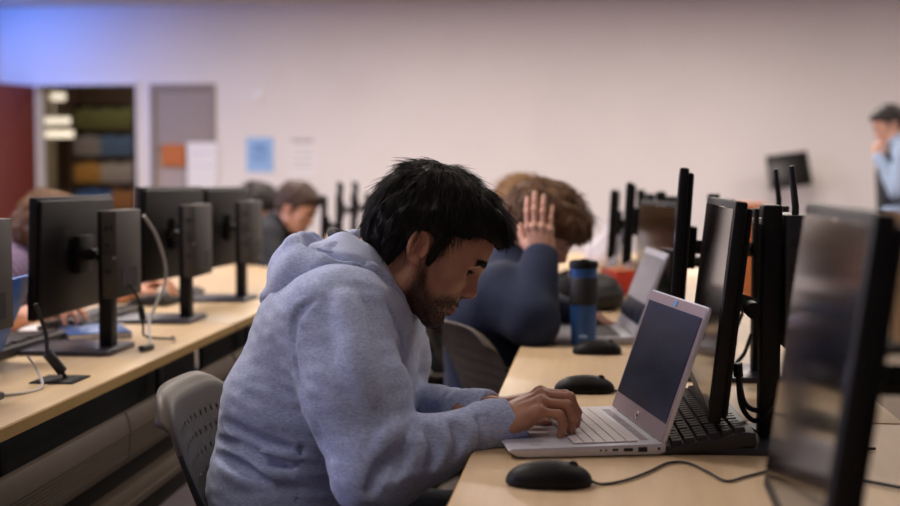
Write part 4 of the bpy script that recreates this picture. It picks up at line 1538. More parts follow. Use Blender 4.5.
# ------------------------------------------------------------------ the silver laptop
def laptop(label, loc, rz, tilt, m_body, scr, w=.315, d=.236, detail=True, frame_m=None, lidm=None, group=None, reflection=False):
    """local: hinge on +x, user on -x; origin under the middle of the base"""
    t = thing('laptop', label, 'laptop', loc, rz, group)
    bm = B()
    prof = [(-d / 2, .011), (-d / 2 + .012, .0035), (-d / 2 + .03, .0015), (d / 2 - .01, .0015), (d / 2, .005), (d / 2, .0165), (d / 2 - .006, .0180), (-d / 2 + .006, .0150), (-d / 2, .0128)]
    A = [bm.verts.new((x, -w / 2, z)) for x, z in prof]
    C_ = [bm.verts.new((x, w / 2, z)) for x, z in prof]
    n = len(prof)
    for i in range(n):
        bm.faces.new((A[i], A[(i + 1) % n], C_[(i + 1) % n], C_[i]))
    f1, f2 = bm.faces.new(A[::-1]), bm.faces.new(C_)
    bmesh.ops.recalc_face_normals(bm, faces=bm.faces)
    bmesh.ops.bevel(bm, geom=list(f1.edges) + list(f2.edges), offset=.0016, segments=2, affect='EDGES', profile=.5)
    base = obj('base', bm, m_body, t, sharp=30)
    sl = (.0180 - .0150) / (d - .012)

    def deck(x):
        return .0150 + sl * (x + d / 2 - .006)
    # keyboard: tray with separate caps
    kx0, kx1, ky0, ky1 = -.018, .080, -w / 2 + .016, w / 2 - .016
    bm = B(); box(bm, (kx0, ky0, deck(kx0) - .001), (kx1, ky1, deck((kx0 + kx1) / 2) + .0009), .0004, 1); kb = obj('keyboard', bm, MT['keygap'] if detail else m_body, t)
    bm = B()
    rows = 6
    rh = (kx1 - kx0) / rows
    for r in range(rows):
        n = 15
        kw = (ky1 - ky0) / n
        for c in range(n):
            x0 = kx0 + r * rh
            y0 = ky0 + c * kw
            z0 = deck(x0)
            if r == 0 and 4 <= c <= 8:
                if c > 4:
                    continue
                y1 = y0 + 5 * kw
            else:
                y1 = y0 + kw
            box(bm, (x0 + .0009, y0 + .0009, z0), (x0 + rh - .0009, y1 - .0009, z0 + .0024), .0005 if detail else 0, 1)
    obj('key', bm, MT['keysilver'] if detail else MT['keyblack'], kb)
    bm = B(); box(bm, (-d / 2 + .012, -.052, deck(-.07) - .002), (-.028, .052, deck(-.07) + .0004), .0003, 1); obj('touchpad', bm, MT['keysilver'] if detail else m_body, t)
    if detail:
        bm = B()
        for k in range(26):
            box(bm, (.087, -w / 2 + .03 + k * .0098, deck(.087)), (.100, -w / 2 + .0345 + k * .0098, deck(.1) + .0003))
        obj('speaker_grille', bm, MT['keygap'], t)
        # side sockets nearest the camera
        for (x0, x1, z0, z1) in ((.018, .021, .0085, .0115), (.026, .029, .0085, .0115), (.037, .046, .0085, .0120), (.054, .068, .0075, .0125), (.076, .090, .0060, .0135), (.1055, .1095, .0085, .0125)):
            bm = B(); box(bm, (x0, -w / 2 - .0006, z0), (x1, -w / 2 + .001, z1), .0005, 1); obj('port', bm, MT['portdark'], base)
        bm = B(); box(bm, (-.082, -w / 2 + .020, deck(-.08) - .0005), (-.066, -w / 2 + .027, deck(-.07) + .0002)); obj('sticker', bm, MT['printgrey'], t, smooth=False)
    # lid
    Lh = d - (.021 if detail else .012)
    R_ = Matrix.Translation((d / 2 - .004, 0, .0155)) @ Matrix.Rotation(math.radians(tilt), 4, 'Y')
    bm = B(); prism(bm, rounded_poly(Lh, w, .008), -.0025, .0030, R_ @ Matrix.Translation((0, 0, Lh / 2)) @ Matrix.Rotation(PI / 2, 4, 'Y') , .0012)
    lid = obj('screen_lid', bm, lidm or m_body, t)
    bm = B(); prism(bm, rounded_poly(Lh - .004, w - .004, .007), 0, .0006, R_ @ Matrix.Translation((-.0036, 0, Lh / 2)) @ Matrix.Rotation(PI / 2, 4, 'Y'), 0)
    obj('bezel', bm, frame_m or m_body, lid, smooth=False)
    bm = B(); box(bm, (-.0048, -w / 2 + .010, .030), (-.0035, w / 2 - .010, Lh - .018), .0004, 1, R_); obj('screen', bm, scr, lid, smooth=False)
    if reflection:
        bm = B(); box(bm, (-.0054, -w / 2 + .012, .085), (-.0046, w / 2 - .012, Lh - .020), 0, 1, R_); obj('reflection_glow', bm, MT['lap2reflection'], lid, smooth=False)  # glowing panel painted in for the bright wall mirrored on the screen
    bm = B(); cyl(bm, (d / 2 - .003, -w * .36, .0155), (d / 2 - .003, w * .36, .0155), .0055, n=16); obj('hinge', bm, MT['darkgrey'], t)
    if detail:
        bm = B(); box(bm, (-.0046, -.0085, Lh - .0145), (-.0034, .0085, Lh - .0055), .0003, 1, R_); obj('camera_cover', bm, MT['brightblue2'], lid)
        # round maker's badge: ring disc with two slanted strokes
        bm = B(); cyl(bm, R_ @ Vector((-.0036, 0, .0155)), R_ @ Vector((-.0046, 0, .0155)), .0062, n=28); bd = obj('badge', bm, MT['white'], lid)
        bm = B()
        S = R_ @ Matrix.Translation((-.0049, 0, .0155)) @ Matrix.Rotation(math.radians(-16), 4, 'X')
        box(bm, (-.0003, .0017, -.003), (.0003, .0026, .0055), 0, 1, S); box(bm, (-.0003, .0017, .0010), (.0003, -.0002, .0018), 0, 1, S); box(bm, (-.0003, -.0010, -.003), (.0003, -.0002, .0018), 0, 1, S)
        box(bm, (-.0003, -.0026, -.0055), (.0003, -.0018, .0018), 0, 1, S); box(bm, (-.0003, -.0026, .0010), (.0003, -.0046, .0018), 0, 1, S); box(bm, (-.0003, -.0046, -.0028), (.0003, -.0038, .0018), 0, 1, S)
        box(bm, (-.0003, -.0026, -.0028), (.0003, -.0046, -.0020), 0, 1, S)
        obj('lettering', bm, MT['darkgrey'], lid, smooth=False)
    return t


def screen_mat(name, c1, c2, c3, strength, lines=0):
    """lit display, also the painted wall reflection: soft blocks laid out in object space, under glossy glass"""
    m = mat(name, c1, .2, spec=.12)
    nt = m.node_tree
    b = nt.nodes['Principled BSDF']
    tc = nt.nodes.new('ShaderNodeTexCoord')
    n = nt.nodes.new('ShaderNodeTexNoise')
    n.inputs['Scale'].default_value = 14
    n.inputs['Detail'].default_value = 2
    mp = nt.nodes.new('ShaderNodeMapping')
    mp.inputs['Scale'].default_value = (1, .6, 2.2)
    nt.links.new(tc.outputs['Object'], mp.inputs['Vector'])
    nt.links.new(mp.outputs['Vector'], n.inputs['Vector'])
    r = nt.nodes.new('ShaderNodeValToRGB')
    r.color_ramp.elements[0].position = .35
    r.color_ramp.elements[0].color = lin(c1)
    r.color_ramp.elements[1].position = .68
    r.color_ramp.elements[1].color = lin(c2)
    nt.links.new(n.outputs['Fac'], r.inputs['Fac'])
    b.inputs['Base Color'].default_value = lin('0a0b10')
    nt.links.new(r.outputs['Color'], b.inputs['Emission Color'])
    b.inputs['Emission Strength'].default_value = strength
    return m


MT['brightblue2'] = mat('sticker_blue', '4f8fe0', .5, var=(20, .03))
MT['lapscreen'] = screen_mat('laptop_display', '101830', '222c48', '', .26)
LPZ = math.radians(13)
LP = Matrix.Rotation(LPZ, 2)
lc = Vector((.104, 1.860)) - LP @ Vector((.118, -.156))
laptop('open silver laptop under the bearded man\'s hands', (lc.x, lc.y, .7402), LPZ, 19, MT['silver'], MT['lapscreen'], w=.312, frame_m=MT['silverdark'])
MT['lap2reflection'] = screen_mat('pale_reflection', 'a79ca3', 'b0a5ac', '', .55)  # emission colours imitating the pale wall's reflection
laptop('silver laptop with a pale screen beyond the black mouse and tumbler', (-.035, 3.27, .7402), math.radians(7), 21, MT['silver'], MT['lapscreen'], w=.325, d=.235, detail=False, reflection=True)
laptop('far laptop with pale lilac screen between the tumbler and far monitors', (-.07, 5.0, .7402), math.radians(5), 14, MT['silver'], MT['lapscreen'], w=.325, d=.235, detail=False, reflection=True)
MT['bluescreen'] = mat('blue_lid', '1f5fc0', .35, var=(12, .15))
q = lrow(-.43, 2.535, .7402)
laptop('black laptop with a bright blue lid at the left edge', q, LROT + math.radians(4), 24, MT['black'], MT['screen'], w=.28, d=.21, detail=False, lidm=MT['bluescreen'])


# ------------------------------------------------------------------ small things on the desks
def mouse(label, loc, rz, cable=None, cl=None):
    """local: front (buttons) on +x"""
    t = thing('computer_mouse', label, 'mouse', loc, rz)
    F = Field((-.062, -.040, -.004), (.064, .040, .046), .0016)
    F.add(el((-.010, 0, .005), (.050, .031, .027)), .01)
    F.add(el((.022, 0, .006), (.034, .029, .020)), .02)
    F.clip(lambda X, Y, Z: (.001 - Z + 0 * X + 0 * Y).astype(np.float32), .002)
    F.cut(rc((.012, 0, .034), (.056, 0, .018), .0012, .0012), .001)
    F.cut(rc((.012, -.03, .026), (.012, .03, .026), .0008, .0008), .001)
    P, Fq = F.mesh()
    link_mesh('shell', np_mesh('shell', laplace(P, Fq, 1), Fq), MT['black'], t, None, True, 0)
    bm = B(); cyl(bm, (.030, -.0035, .0255), (.030, .0035, .0255), .0075, n=24); obj('scroll_wheel', bm, MT['rubber'], t)
    if cable:
        bm = B()
        inv = Matrix.Translation(Vector(loc)) @ Matrix.Rotation(rz, 4, 'Z')
        inv = inv.inverted()
        tube(bm, [(.050, 0, .008)] + [tuple(inv @ Vector(c)) for c in cable], .0019, 8)
        obj('cable', bm, MT['rubber'], t)
    return t


mc = [onz(x, y, .7425) for x, y in ((601, 484), (624, 480.5), (648, 472), (668, 463), (688, 463), (708, 472), (726, 481), (744, 477), (768, 471), (800, 466))]
mouse('black wired mouse in front of the silver laptop near the camera', (-.060, 1.662, .7402), math.radians(5), mc)
mc = [onz(x, y, .7425) for x, y in ((614, 390), (624, 391), (640, 392), (668, 390))]
mouse('black mouse behind the typing hands and silver laptop', (-.020, 2.405, .7402), math.radians(6), mc)
mouse('small black mouse beside the foot of the blue tumbler', (.004, 2.94, .7402), math.radians(8))


def keyboard(label, loc, rz, tilt=0.0, L=.440, D=.135):
    t = thing('keyboard', label, 'keyboard', loc, rz)
    R_ = Matrix.Rotation(-tilt, 4, 'Y')
    bm = B()
    prof = [(-D / 2, .002), (D / 2, .002), (D / 2, .021), (D / 2 - .012, .024), (-D / 2 + .006, .013), (-D / 2, .010)]
    A = [bm.verts.new(R_ @ Vector((x, -L / 2, z))) for x, z in prof]
    C_ = [bm.verts.new(R_ @ Vector((x, L / 2, z))) for x, z in prof]
    n = len(prof)
    for i in range(n):
        bm.faces.new((A[i], A[(i + 1) % n], C_[(i + 1) % n], C_[i]))
    f1, f2 = bm.faces.new(A[::-1]), bm.faces.new(C_)
    bmesh.ops.recalc_face_normals(bm, faces=bm.faces)
    bmesh.ops.bevel(bm, geom=list(f1.edges) + list(f2.edges), offset=.002, segments=2, affect='EDGES', profile=.5)
    obj('case', bm, MT['keyblack'], t, sharp=30)
    bm = B()
    rh = .0188
    for r in range(6):
        x0 = -D / 2 + .010 + r * rh + (.004 if r == 5 else 0)
        if r == 5:
            x0 = -D / 2 + .010 + 5 * rh
        z0 = .013 + (x0 + D / 2 - .006) * (.011 / (D - .018))
        y = -L / 2 + .008
        for c, wk in enumerate([1] * 4 + [.25] + [1] * 3 + [.25] + [1.5 if r == 0 else 1] * 15):
            kw = wk * .0183
            if wk == .25:
                y += kw * 1.2
                continue
            if y + kw > L / 2 - .006:
                break
            if not (r == 5 and c % 5 == 4):
                b2 = bmesh.ops.create_cube(bm, size=1)['verts']
                for v in b2:
                    top = v.co.z > 0
                    f = .78 if top else 1.0
                    v.co = R_ @ Vector((x0 + rh / 2 + v.co.x * (rh - .0016) * f, y + kw / 2 + v.co.y * (kw - .0016) * (f if wk < 2 else .95), z0 + (.0075 if top else -.001)))
            y += kw
    obj('key', bm, MT['keyblack'], t, smooth=False)
    return t


keyboard('black keyboard tucked behind the silver laptop under the monitor', (.160, 2.085, .7455), math.radians(3), math.radians(7))
for (y, x, lab) in ((2.84, -.40, 'dark keyboard in front of the person in purple'), (3.45, -.42, 'dark keyboard under the pinkish hand across the aisle'), (4.1, -.40, 'dark keyboard across the aisle behind the hooded shoulder')):
    keyboard(lab, lrow(x, y, .7402), LROT, 0)

# tumbler
t = thing('tumbler', 'blue travel tumbler with a black band and lid', 'tumbler', (-.032, 3.10, .7402))
bm = B(); lathe(bm, [(.026, 0), (.030, .001), (.0305, .006), (.0325, .09), (.0335, .18), (.0335, .192), (.030, .195)]); obj('body', bm, MT['blue'], t)
bm = B(); lathe(bm, [(.0325, .100), (.0355, .102), (.0358, .165), (.0336, .168)]); obj('grip_band', bm, MT['blackmatt'], t)
bm = B(); lathe(bm, [(.033, .190), (.0362, .191), (.0362, .203), (.034, .208), (.026, .210), (.024, .207), (.010, .207)]); obj('lid', bm, MT['black'], t)
bm = B(); box(bm, (-.008, -.03, .208), (.012, -.012, .214), .002); obj('sip_tab', bm, MT['black'], t)
bm = B(); box(bm, (-.010, -.0328, .020), (.010, -.0300, .027), .0004, 1); obj('maker_mark', bm, MT['paperblue'], t)

# clutter farther along the row
t = thing('backpack', 'dark backpack lying beyond the blue tumbler', 'bag', (.005, 3.98, .7402), .3)
F = Field((-.2, -.22, -.02), (.2, .22, .22), .006)
F.add(el((0, 0, .045), (.075, .13, .05)), .02).add(el((.02, .04, .07), (.05, .07, .038)), .03).add(el((-.03, -.07, .04), (.05, .06, .04)), .02)
F.clip(lambda X, Y, Z: (.001 - Z + 0 * X + 0 * Y).astype(np.float32), .004)
F.warp(lambda X, Y, Z: .004 * noise3(X, Y, Z, 40, 2))
P, Fq = F.mesh(); link_mesh('body', np_mesh('body', P, Fq), MT['blackmatt'], t, None, True, 0)
bm = B(); tube(bm, [(-.03, -.10, .07), (-.05, -.04, .10), (-.02, .02, .115), (.02, .05, .10)], .007, 8); obj('strap', bm, MT['rubber'], t)
t = thing('snack_box', 'red snack box standing beyond the dark bag', 'box', (.080, 4.50, .7402), .35)
bm = B(); box(bm, (-.042, -.08, 0), (.042, .08, .085), .004); obj('carton', bm, MT['red'], t)
bm = B(); box(bm, (-.0435, -.05, .02), (-.0415, .04, .055)); obj('printed_panel', bm, MT['white'], t)
bm = B(); box(bm, (-.040, -.078, .085), (.040, .078, .090), .002); obj('flap', bm, MT['orange'], t)


def paper_cup(label, loc, s=1.0, m=None):
    t = thing('paper_cup', label, 'cup', loc)
    bm = B(); lathe(bm, [(.026 * s, 0), (.038 * s, .095 * s), (.0395 * s, .097 * s), (.036 * s, .096 * s), (.025 * s, .006 * s)], 28); obj('body', bm, m or MT['white'], t)
    bm = B(); lathe(bm, [(.0395 * s, .094 * s), (.041 * s, .098 * s), (.038 * s, .106 * s), (.02 * s, .107 * s)], 28); obj('lid', bm, MT['white'], t)
    return t


paper_cup('white paper cup with lid beyond the dark bag', (.14, 4.75, .7402))
paper_cup('white paper cup nearer the upright dark monitor', (.18, 3.95, .7402), .8)
t = thing('plastic_bag', 'crumpled white plastic bag on the far desk', 'bag', (.05, 5.55, .7402))
F = Field((-.16, -.16, -.02), (.16, .16, .26), .006)
F.add(el((0, 0, .08), (.10, .10, .085)), .02).add(el((.02, 0, .16), (.04, .05, .06)), .03)
F.clip(lambda X, Y, Z: (.001 - Z + 0 * X + 0 * Y).astype(np.float32), .004)
F.warp(lambda X, Y, Z: .012 * noise3(X, Y, Z, 55, 12))
P, Fq = F.mesh(); link_mesh('body', np_mesh('body', P, Fq), MT['white'], t, None, True, 0)
bm = B(); tube(bm, [(-.02, 0, .19), (-.03, 0, .23), (.01, 0, .245), (.04, 0, .2)], .005, 8); obj('handle', bm, MT['white'], t)
t = thing('sandwich_wrap', 'tan wrapped sandwich on the far desk by the red box', 'food', (.14, 4.95, .7402), .5)
F = Field((-.1, -.14, -.02), (.1, .14, .1), .005)
F.add(rc((0, -.06, .035), (0, .06, .035), .034, .036), .02)
F.warp(lambda X, Y, Z: .004 * noise3(X, Y, Z, 70, 13))
P, Fq = F.mesh(); link_mesh('wrapper', np_mesh('wrapper', P, Fq), MT['orange'], t, None, True, 0)
bm = B(); tube(bm, [(0, .075, .04), (.0, .10, .05), (.01, .115, .045)], .012, 8); obj('twisted_end', bm, MT['orange'], t)
# tall orange cabinet far down the room between the monitors
t = thing('wooden_cabinet', 'orange wooden cabinet glimpsed far down between two monitors', 'cabinet', (1.06, 9.2, 0))
bm = B(); box(bm, (-.12, -.22, 0), (.12, .22, .95), .006); obj('body', bm, MT['orange'], t)
bm = B(); box(bm, (-.125, -.23, .95), (.125, .23, .975), .004); obj('top', bm, MT['orange'], t)
bm = B(); box(bm, (-.11, -.232, .05), (.11, -.221, .93), .003); dd = obj('door', bm, MT['orange'], t)
bm = B(); cyl(bm, (.08, -.232, .6), (.08, -.252, .6), .012); obj('knob', bm, MT['steel'], dd)
# papers and notebook across the aisle
t = thing('notebook', 'closed blue notebook under the forearm across the aisle', 'notebook', lrow(-.30, 3.16, .7402), LROT + .5)
bm = B(); box(bm, (-.08, -.11, 0), (.08, .11, .003), .001); box(bm, (-.08, -.11, .013), (.08, .11, .016), .001); box(bm, (.077, -.11, .001), (.08, .11, .015), .001); obj('cover', bm, MT['denimblue'] if 'denimblue' in MT else MT['blue'], t)
bm = B(); box(bm, (-.077, -.107, .003), (.077, .107, .013)); obj('pages', bm, MT['white'], t)
t = thing('paper_sheets', 'loose white sheets on the aisle desk under the forearm', 'paper', lrow(-.43, 3.30, .7402), LROT - .2)
bm = B(); box(bm, (-.105, -.148, 0), (.105, .148, .002)); obj('upper_sheet', bm, MT['white'], t)
bm = B(); box(bm, (-.12, -.13, 0), (.09, .16, .001)); obj('lower_sheet', bm, MT['white'], t)
t = thing('paper_sheets', 'white sheets on the next desk row at the right edge', 'paper', (1.64, 4.0, .7402), .1)
bm = B(); box(bm, (-.15, -.2, 0), (.15, .2, .004)); obj('upper_sheet', bm, MT['white'], t)
bm = B(); box(bm, (-.17, -.18, 0), (.12, .21, .002)); obj('lower_sheet', bm, MT['white'], t)


# ------------------------------------------------------------------ loose cables
def cable(label, pts, r=.003, m=None, plugs=()):
    t = thing('cable', label, 'cable', tuple(pts[0]))
    o = Vector(pts[0])
    bm = B(); tube(bm, [tuple(Vector(p) - o) for p in pts], r, 8); obj('cord', bm, m or MT['rubber'], t)
    for a, b, rr in plugs:
        bm = B(); cyl(bm, Vector(a) - o, Vector(b) - o, rr, n=14); obj('plug', bm, MT['rubber'], t)
    return t


p = lrow
x0, y0, _ = p(-.105, 2.96)
cable('pale cable hanging from the grey computer across the aisle', [(x0, y0 + .03, 1.06), (x0 + .02, y0 + .07, 1.00), (x0 + .03, y0 + .10, .90), (x0 + .005, y0 + .05, .80), (x0 + .03, y0 - .02, .755), (x0 + .05, y0 - .08, .746), (x0 + .045, y0 - .10, .745)], .004, MT['whitecable'],
      [((x0 + .052, y0 - .07, .747), (x0 + .045, y0 - .12, .749), .008)])
cable('black cable looping beside the pale one across the aisle', [(x0 + .01, y0 - .10, .90), (x0 + .03, y0 - .09, .86), (x0 + .035, y0 - .08, .80), (x0 + .02, y0 - .02, .765), (x0 + .06, y0 + .06, .750), (x0 + .03, y0 + .14, .745)], .003, None,
      [((x0 + .032, y0 - .085, .845), (x0 + .035, y0 - .08, .815), .008)])
x0, y0, _ = p(-.10, 2.33)
cable('thick black power cable dropping to the grommet at left', [(x0 - .03, y0 + .06, .90), (x0 - .015, y0 + .07, .84), (x0 - .005, y0 + .06, .79), (x0 + .01, y0 + .08, .765), (x0 + .012, y0 + .10, .746)], .0045, None,
      [((x0 - .008, y0 + .062, .800), (x0 + .012, y0 + .085, .760), .011)])
cable('thin grey cable looping over the near edge of the aisle desk', [(x0 - .03, y0 + .02, .80), (x0 - .01, y0 + .02, .77), (x0 + .015, y0 - .02, .7435), (x0 - .01, y0 - .10, .7435), (x0 - .10, y0 - .14, .7435)], .0028, MT['whitecable'])
# bundles behind the right-hand monitors
c1 = [onz(x, y, .80) for x, y in ((729, 398), (738, 410), (752, 408), (768, 396))]
a = (.262, 1.985)
cable('looped black cable behind the monitor nearest the laptop', [(.222, 1.99, .86), (.226, 1.985, .80), (.243, 1.97, .775), (.262, 1.962, .785), (.270, 1.96, .80)], .0042)
cable('short black cable plugged in beside the loop behind the laptop monitor', [(.224, 2.00, .84), (.232, 1.99, .80), (.248, 1.975, .790), (.262, 1.970, .798), (.269, 1.962, .82)], .0042, None, [((.222, 2.0, .86), (.224, 2.0, .838), .0075)])
cable('black cable coiled behind the edge-on monitor stand', [(.31, 2.63, .90), (.29, 2.62, .85), (.265, 2.60, .80), (.27, 2.57, .77), (.30, 2.60, .79), (.318, 2.62, .83)], .004)
cable('black cable lying on the dark base plate behind the keyboard', [(.245, 2.02, .7535), (.27, 1.93, .7535), (.30, 1.90, .7535), (.34, 1.905, .7435), (.42, 1.93, .7435)], .0022)
cable('thin black leads lying by the nearest monitor at right', [(.30, 1.75, .7435), (.36, 1.72, .7435), (.43, 1.66, .7435), (.49, 1.60, .7435)], .0024)


# ------------------------------------------------------------------ chairs
def shell_mesh(name, fx, nu=41, nv=33, holes=None):
    P, F, UV = [], [], []
    for j in range(nv):
        for i in range(nu):
            P.append(fx(-1 + 2 * i / (nu - 1), j / (nv - 1)))
    for j in range(nv - 1):
        for i in range(nu - 1):
            F.append((j * nu + i, j * nu + i + 1, (j + 1) * nu + i + 1, (j + 1) * nu + i))
    me = np_mesh(name, np.array(P), np.array(F))
    uv = me.uv_layers.new(name='UVMap')
    k = 0
    for f in F:
        c = [(-1 + 2 * (v % nu) / (nu - 1), (v // nu) / (nv - 1)) for v in f]
        cu, cv = sum(a for a, _ in c) / 4, sum(b for _, b in c) / 4
        ok = holes and holes[0] < cv < holes[1] and abs(cu) < holes[2]
        for a, b in c:
            uv.data[k].uv = (a * holes[3], b * holes[4]) if ok else (0.0, 0.0)
            k += 1
    return me


def back_pt(u, v):
    wv = .205 - .03 * v ** 3
    y = wv * math.copysign(abs(u) ** .92, u)
    z = .47 + .345 * v - .050 * abs(u) ** 5 * v
    x = -.10 - .125 * v ** .85 + .055 * u * u * (1 - .45 * v)
    if v > .9:
        x -= (v - .9) ** 2 * 2.2
        z -= (v - .9) ** 2 * 0.9
    return (x, y, z)


def seat_pt(u, v):
    y = .215 * u * (1 - .12 * (2 * abs(v - .5)) ** 3)
    x = -.21 + .44 * v
    z = .455 + .022 * u * u + .02 * max(0, .25 - v) ** 2 * 16 - .03 * max(0, v - .8) ** 2 * 25
    return (x, y, z)


def make_chair(label, loc, rz):
    t = thing('task_chair', label, 'chair', loc, rz)
    me = shell_mesh('backrest', back_pt, 49, 37, (.22, .86, .78, 8.0, 12.0))
    b = link_mesh('backrest', me, MT['shell'], t, None, True, 0)
    md = b.modifiers.new('thick', 'SOLIDIFY'); md.thickness = .006
    for sg in (-1, 1):
        bm = B()
        tube(bm, [back_pt(sg, v / 16) for v in range(0, 14)], lambda q: .0105 - .0065 * q, 8, 3)
        obj('rim', bm, MT['shellrim'], b)
    me = shell_mesh('seat', seat_pt, 33, 25, (.0, .0, 0, 1, 1))
    s = link_mesh('seat', me, MT['shell'], t, None, True, 0)
    md = s.modifiers.new('thick', 'SOLIDIFY'); md.thickness = .012
    bm = B()
    for sg in (-1, 1):
        tube(bm, [back_pt(sg * .55, .35), (-.185, sg * .11, .52), (-.17, sg * .10, .44), (-.08, sg * .06, .425), (0, 0, .42)], .013, 8)
    obj('back_support', bm, MT['shellrim'], t)
    bm = B(); cyl(bm, (0, 0, .12), (0, 0, .30), .028); cyl(bm, (0, 0, .30), (0, 0, .44), .018); cyl(bm, (0, 0, .415), (0, 0, .44), .09, .10); obj('gas_column', bm, MT['black'], t)
    for k in range(5):
        a = 2 * PI * k / 5 + .3
        c, s_ = math.cos(a), math.sin(a)
        bm = B(); tube(bm, [(.02 * c, .02 * s_, .125), (.16 * c, .16 * s_, .11), (.29 * c, .29 * s_, .075)], lambda q: .024 - .009 * q, 10); lg = obj('leg', bm, MT['shellrim'], t)
        bm = B()
        n = Vector((-s_, c, 0))
        p = Vector((.29 * c, .29 * s_, .029))
        cyl(bm, p - n * .022, p - n * .006, .028, n=18); cyl(bm, p + n * .006, p + n * .022, .028, n=18); cyl(bm, p + Vector((0, 0, .01)), p + Vector((0, 0, .05)), .007, n=10)
        obj('caster', bm, MT['black'], lg)
    return t


ch0 = make_chair('grey perforated chair the hooded man sits on', (-.497, 2.125, -.008), 0)
dup(ch0, (-.15, 3.14, 0), .50, 'grey chair under the person in the navy sweater')
dup(ch0, (-.45, 4.40, 0), .15, 'chair under the light-haired person, seen past the typing man\'s chin')
dup(ch0, (-.70, 5.30, 0), 2.6, 'empty chair turned askew in the aisle behind the other chairs')
dup(ch0, (-1.86, 3.58, 0), .1, 'chair under the person in purple across the aisle')
dup(ch0, (-1.73, 6.0, 0), -.1, 'chair under the far person seen in profile')
dup(ch0, (-2.08, 6.55, 0), .2, 'chair under the far dark-haired person')


# ------------------------------------------------------------------ people
main_person = build_main_person()


def ik(sh, wr, pole, a=.285, b=.255):
    sh, wr, pole = np.array(sh, float), np.array(wr, float), np.array(pole, float)
    d = wr - sh
    L = np.linalg.norm(d)
    if L > (a + b) * .985:
        wr = sh + d * ((a + b) * .985 / L)
        d = wr - sh
        L = np.linalg.norm(d)
    u = d / L
    x = (a * a - b * b + L * L) / (2 * L)
    hgt = math.sqrt(max(a * a - x * x, 1e-6))
    pv = pole - u * (pole @ u)
    pv /= np.linalg.norm(pv)
    return sh + u * x + pv * hgt, wr


def seated(pel, neck, wrR, wrL, poleR=(-.3, -.6, -.5), poleL=(-.3, .6, -.5), f=(1, 0), sw=.175, elR=None, elL=None):
    """joints of a person seated facing the level direction f"""
    fx = np.array((f[0], f[1], 0.0))
    fx /= np.linalg.norm(fx)
    lt = np.array((-fx[1], fx[0], 0.0))
    pel, neck = np.array(pel, float), np.array(neck, float)
    chest = pel + (neck - pel) * .62 - fx * .03
    sc = neck - np.array((0, 0, .065)) - fx * .015
    J = dict(pelvis=pel, chest=chest, neck=neck, shR=sc - lt * sw, shL=sc + lt * sw, hipR=pel - lt * .09, hipL=pel + lt * .09)
    e, w = ik(J['shR'], wrR, poleR)
    J['elR'], J['wrR'] = (e if elR is None else elR), w
    e, w = ik(J['shL'], wrL, poleL)
    J['elL'], J['wrL'] = (e if elL is None else elL), w
    for s, q in (('R', -1), ('L', 1)):
        kn = pel + fx * .41 + lt * q * .12
        kn[2] = .50
        an = kn - fx * .03
        an[2] = .10
        J['kn' + s], J['an' + s] = kn, an
        tq = an + fx * .17
        tq[2] = .035
        J['toe' + s] = tq
    return J


HB = dict(MOP, mat=MT['hairbrown'], brow='4a3320', strands=3500, L=.035, lift=.3, nz=.006)
HL = dict(MOP, mat=MT['hairlight'], brow='6a4c2c', strands=1500, L=.05, lift=.45, nz=.006)
HS = dict(SHORT, mat=MT['hairmid'], brow='3d2a1c', strands=600, L=.035, lift=.3)
HD = dict(MOP, mat=MT['hairdark'], brow='1c1410', strands=1200, L=.05, lift=.4)
fair, fair2 = 'd5a48c', 'd9a58a'
# navy sweater, head in hand
J = seated((-.28, 3.34, .54), (-.225, 3.35, .915), (-.145, 3.205, .945), (-.075, 3.44, .775), elR=np.array((-.158, 3.09, .800)), elL=np.array((-.22, 3.58, .80)))
figure('person in a navy sweater leaning head on one hand behind the typing man', J, ((-6, 34, 4), (-.158, 3.365, 1.008), .90), fair, HB, [('sweater', MT['navy']), ('trousers', MT['denim'])],
       {'R': ((-.06, .10, 1), (-.25, -1, .1), ((4, 14, 8), (2, 12, 6), (4, 12, 6), (8, 16, 8))), 'L': ((1, -.3, -.05), (0, 0, 1), HANDREST)}, bulk=.012, hand_scale=.92, hand_spread=.3)
# light hair behind
J = seated((-.47, 4.42, .54), (-.36, 4.42, .945), (-.10, 4.26, .785), (-.10, 4.58, .785))
figure('light-haired person mostly hidden behind the navy sweater', J, ((0, 30, 0), (-.270, 4.42, 1.015), .95), fair2, HL, [('sweater', MT['darktop'] if 'darktop' in MT else MT['vest']), ('trousers', MT['denim'])], h=.010)
# across the aisle
J = seated((-1.84, 3.58, .54), (-1.70, 3.58, .925), (-1.50, 3.17, .790), (-1.50, 3.95, .790), sw=.18)
figure('person in a striped purple shirt mostly hidden by a monitor across the aisle', J, ((-8, 30, 0), (-1.640, 3.58, .975), .88), fair2, HB, [('shirt', MT['plaid']), ('trousers', MT['denim'])], h=.009, sleeve=.62)
J = seated((-1.73, 6.0, .54), (-1.56, 6.0, .925), (-1.33, 5.84, .785), (-1.30, 6.15, .785))
figure('person with brown hair seen in profile beyond the hood, looking down', J, ((-12, 26, 0), (-1.470, 6.0, 1.000), .95), fair, HS, [('shirt', MT['vest']), ('trousers', MT['denim'])], h=.010, sleeve=.45)
J = seated((-2.06, 6.55, .54), (-1.90, 6.55, .93), (-1.66, 6.39, .785), (-1.66, 6.70, .785))
figure('dark-haired person behind the monitors, left of the brown-haired profile', J, ((0, 28, 0), (-1.825, 6.55, .985), .95), fair, HD, [('shirt', MT['vest']), ('trousers', MT['denim'])], h=.010)
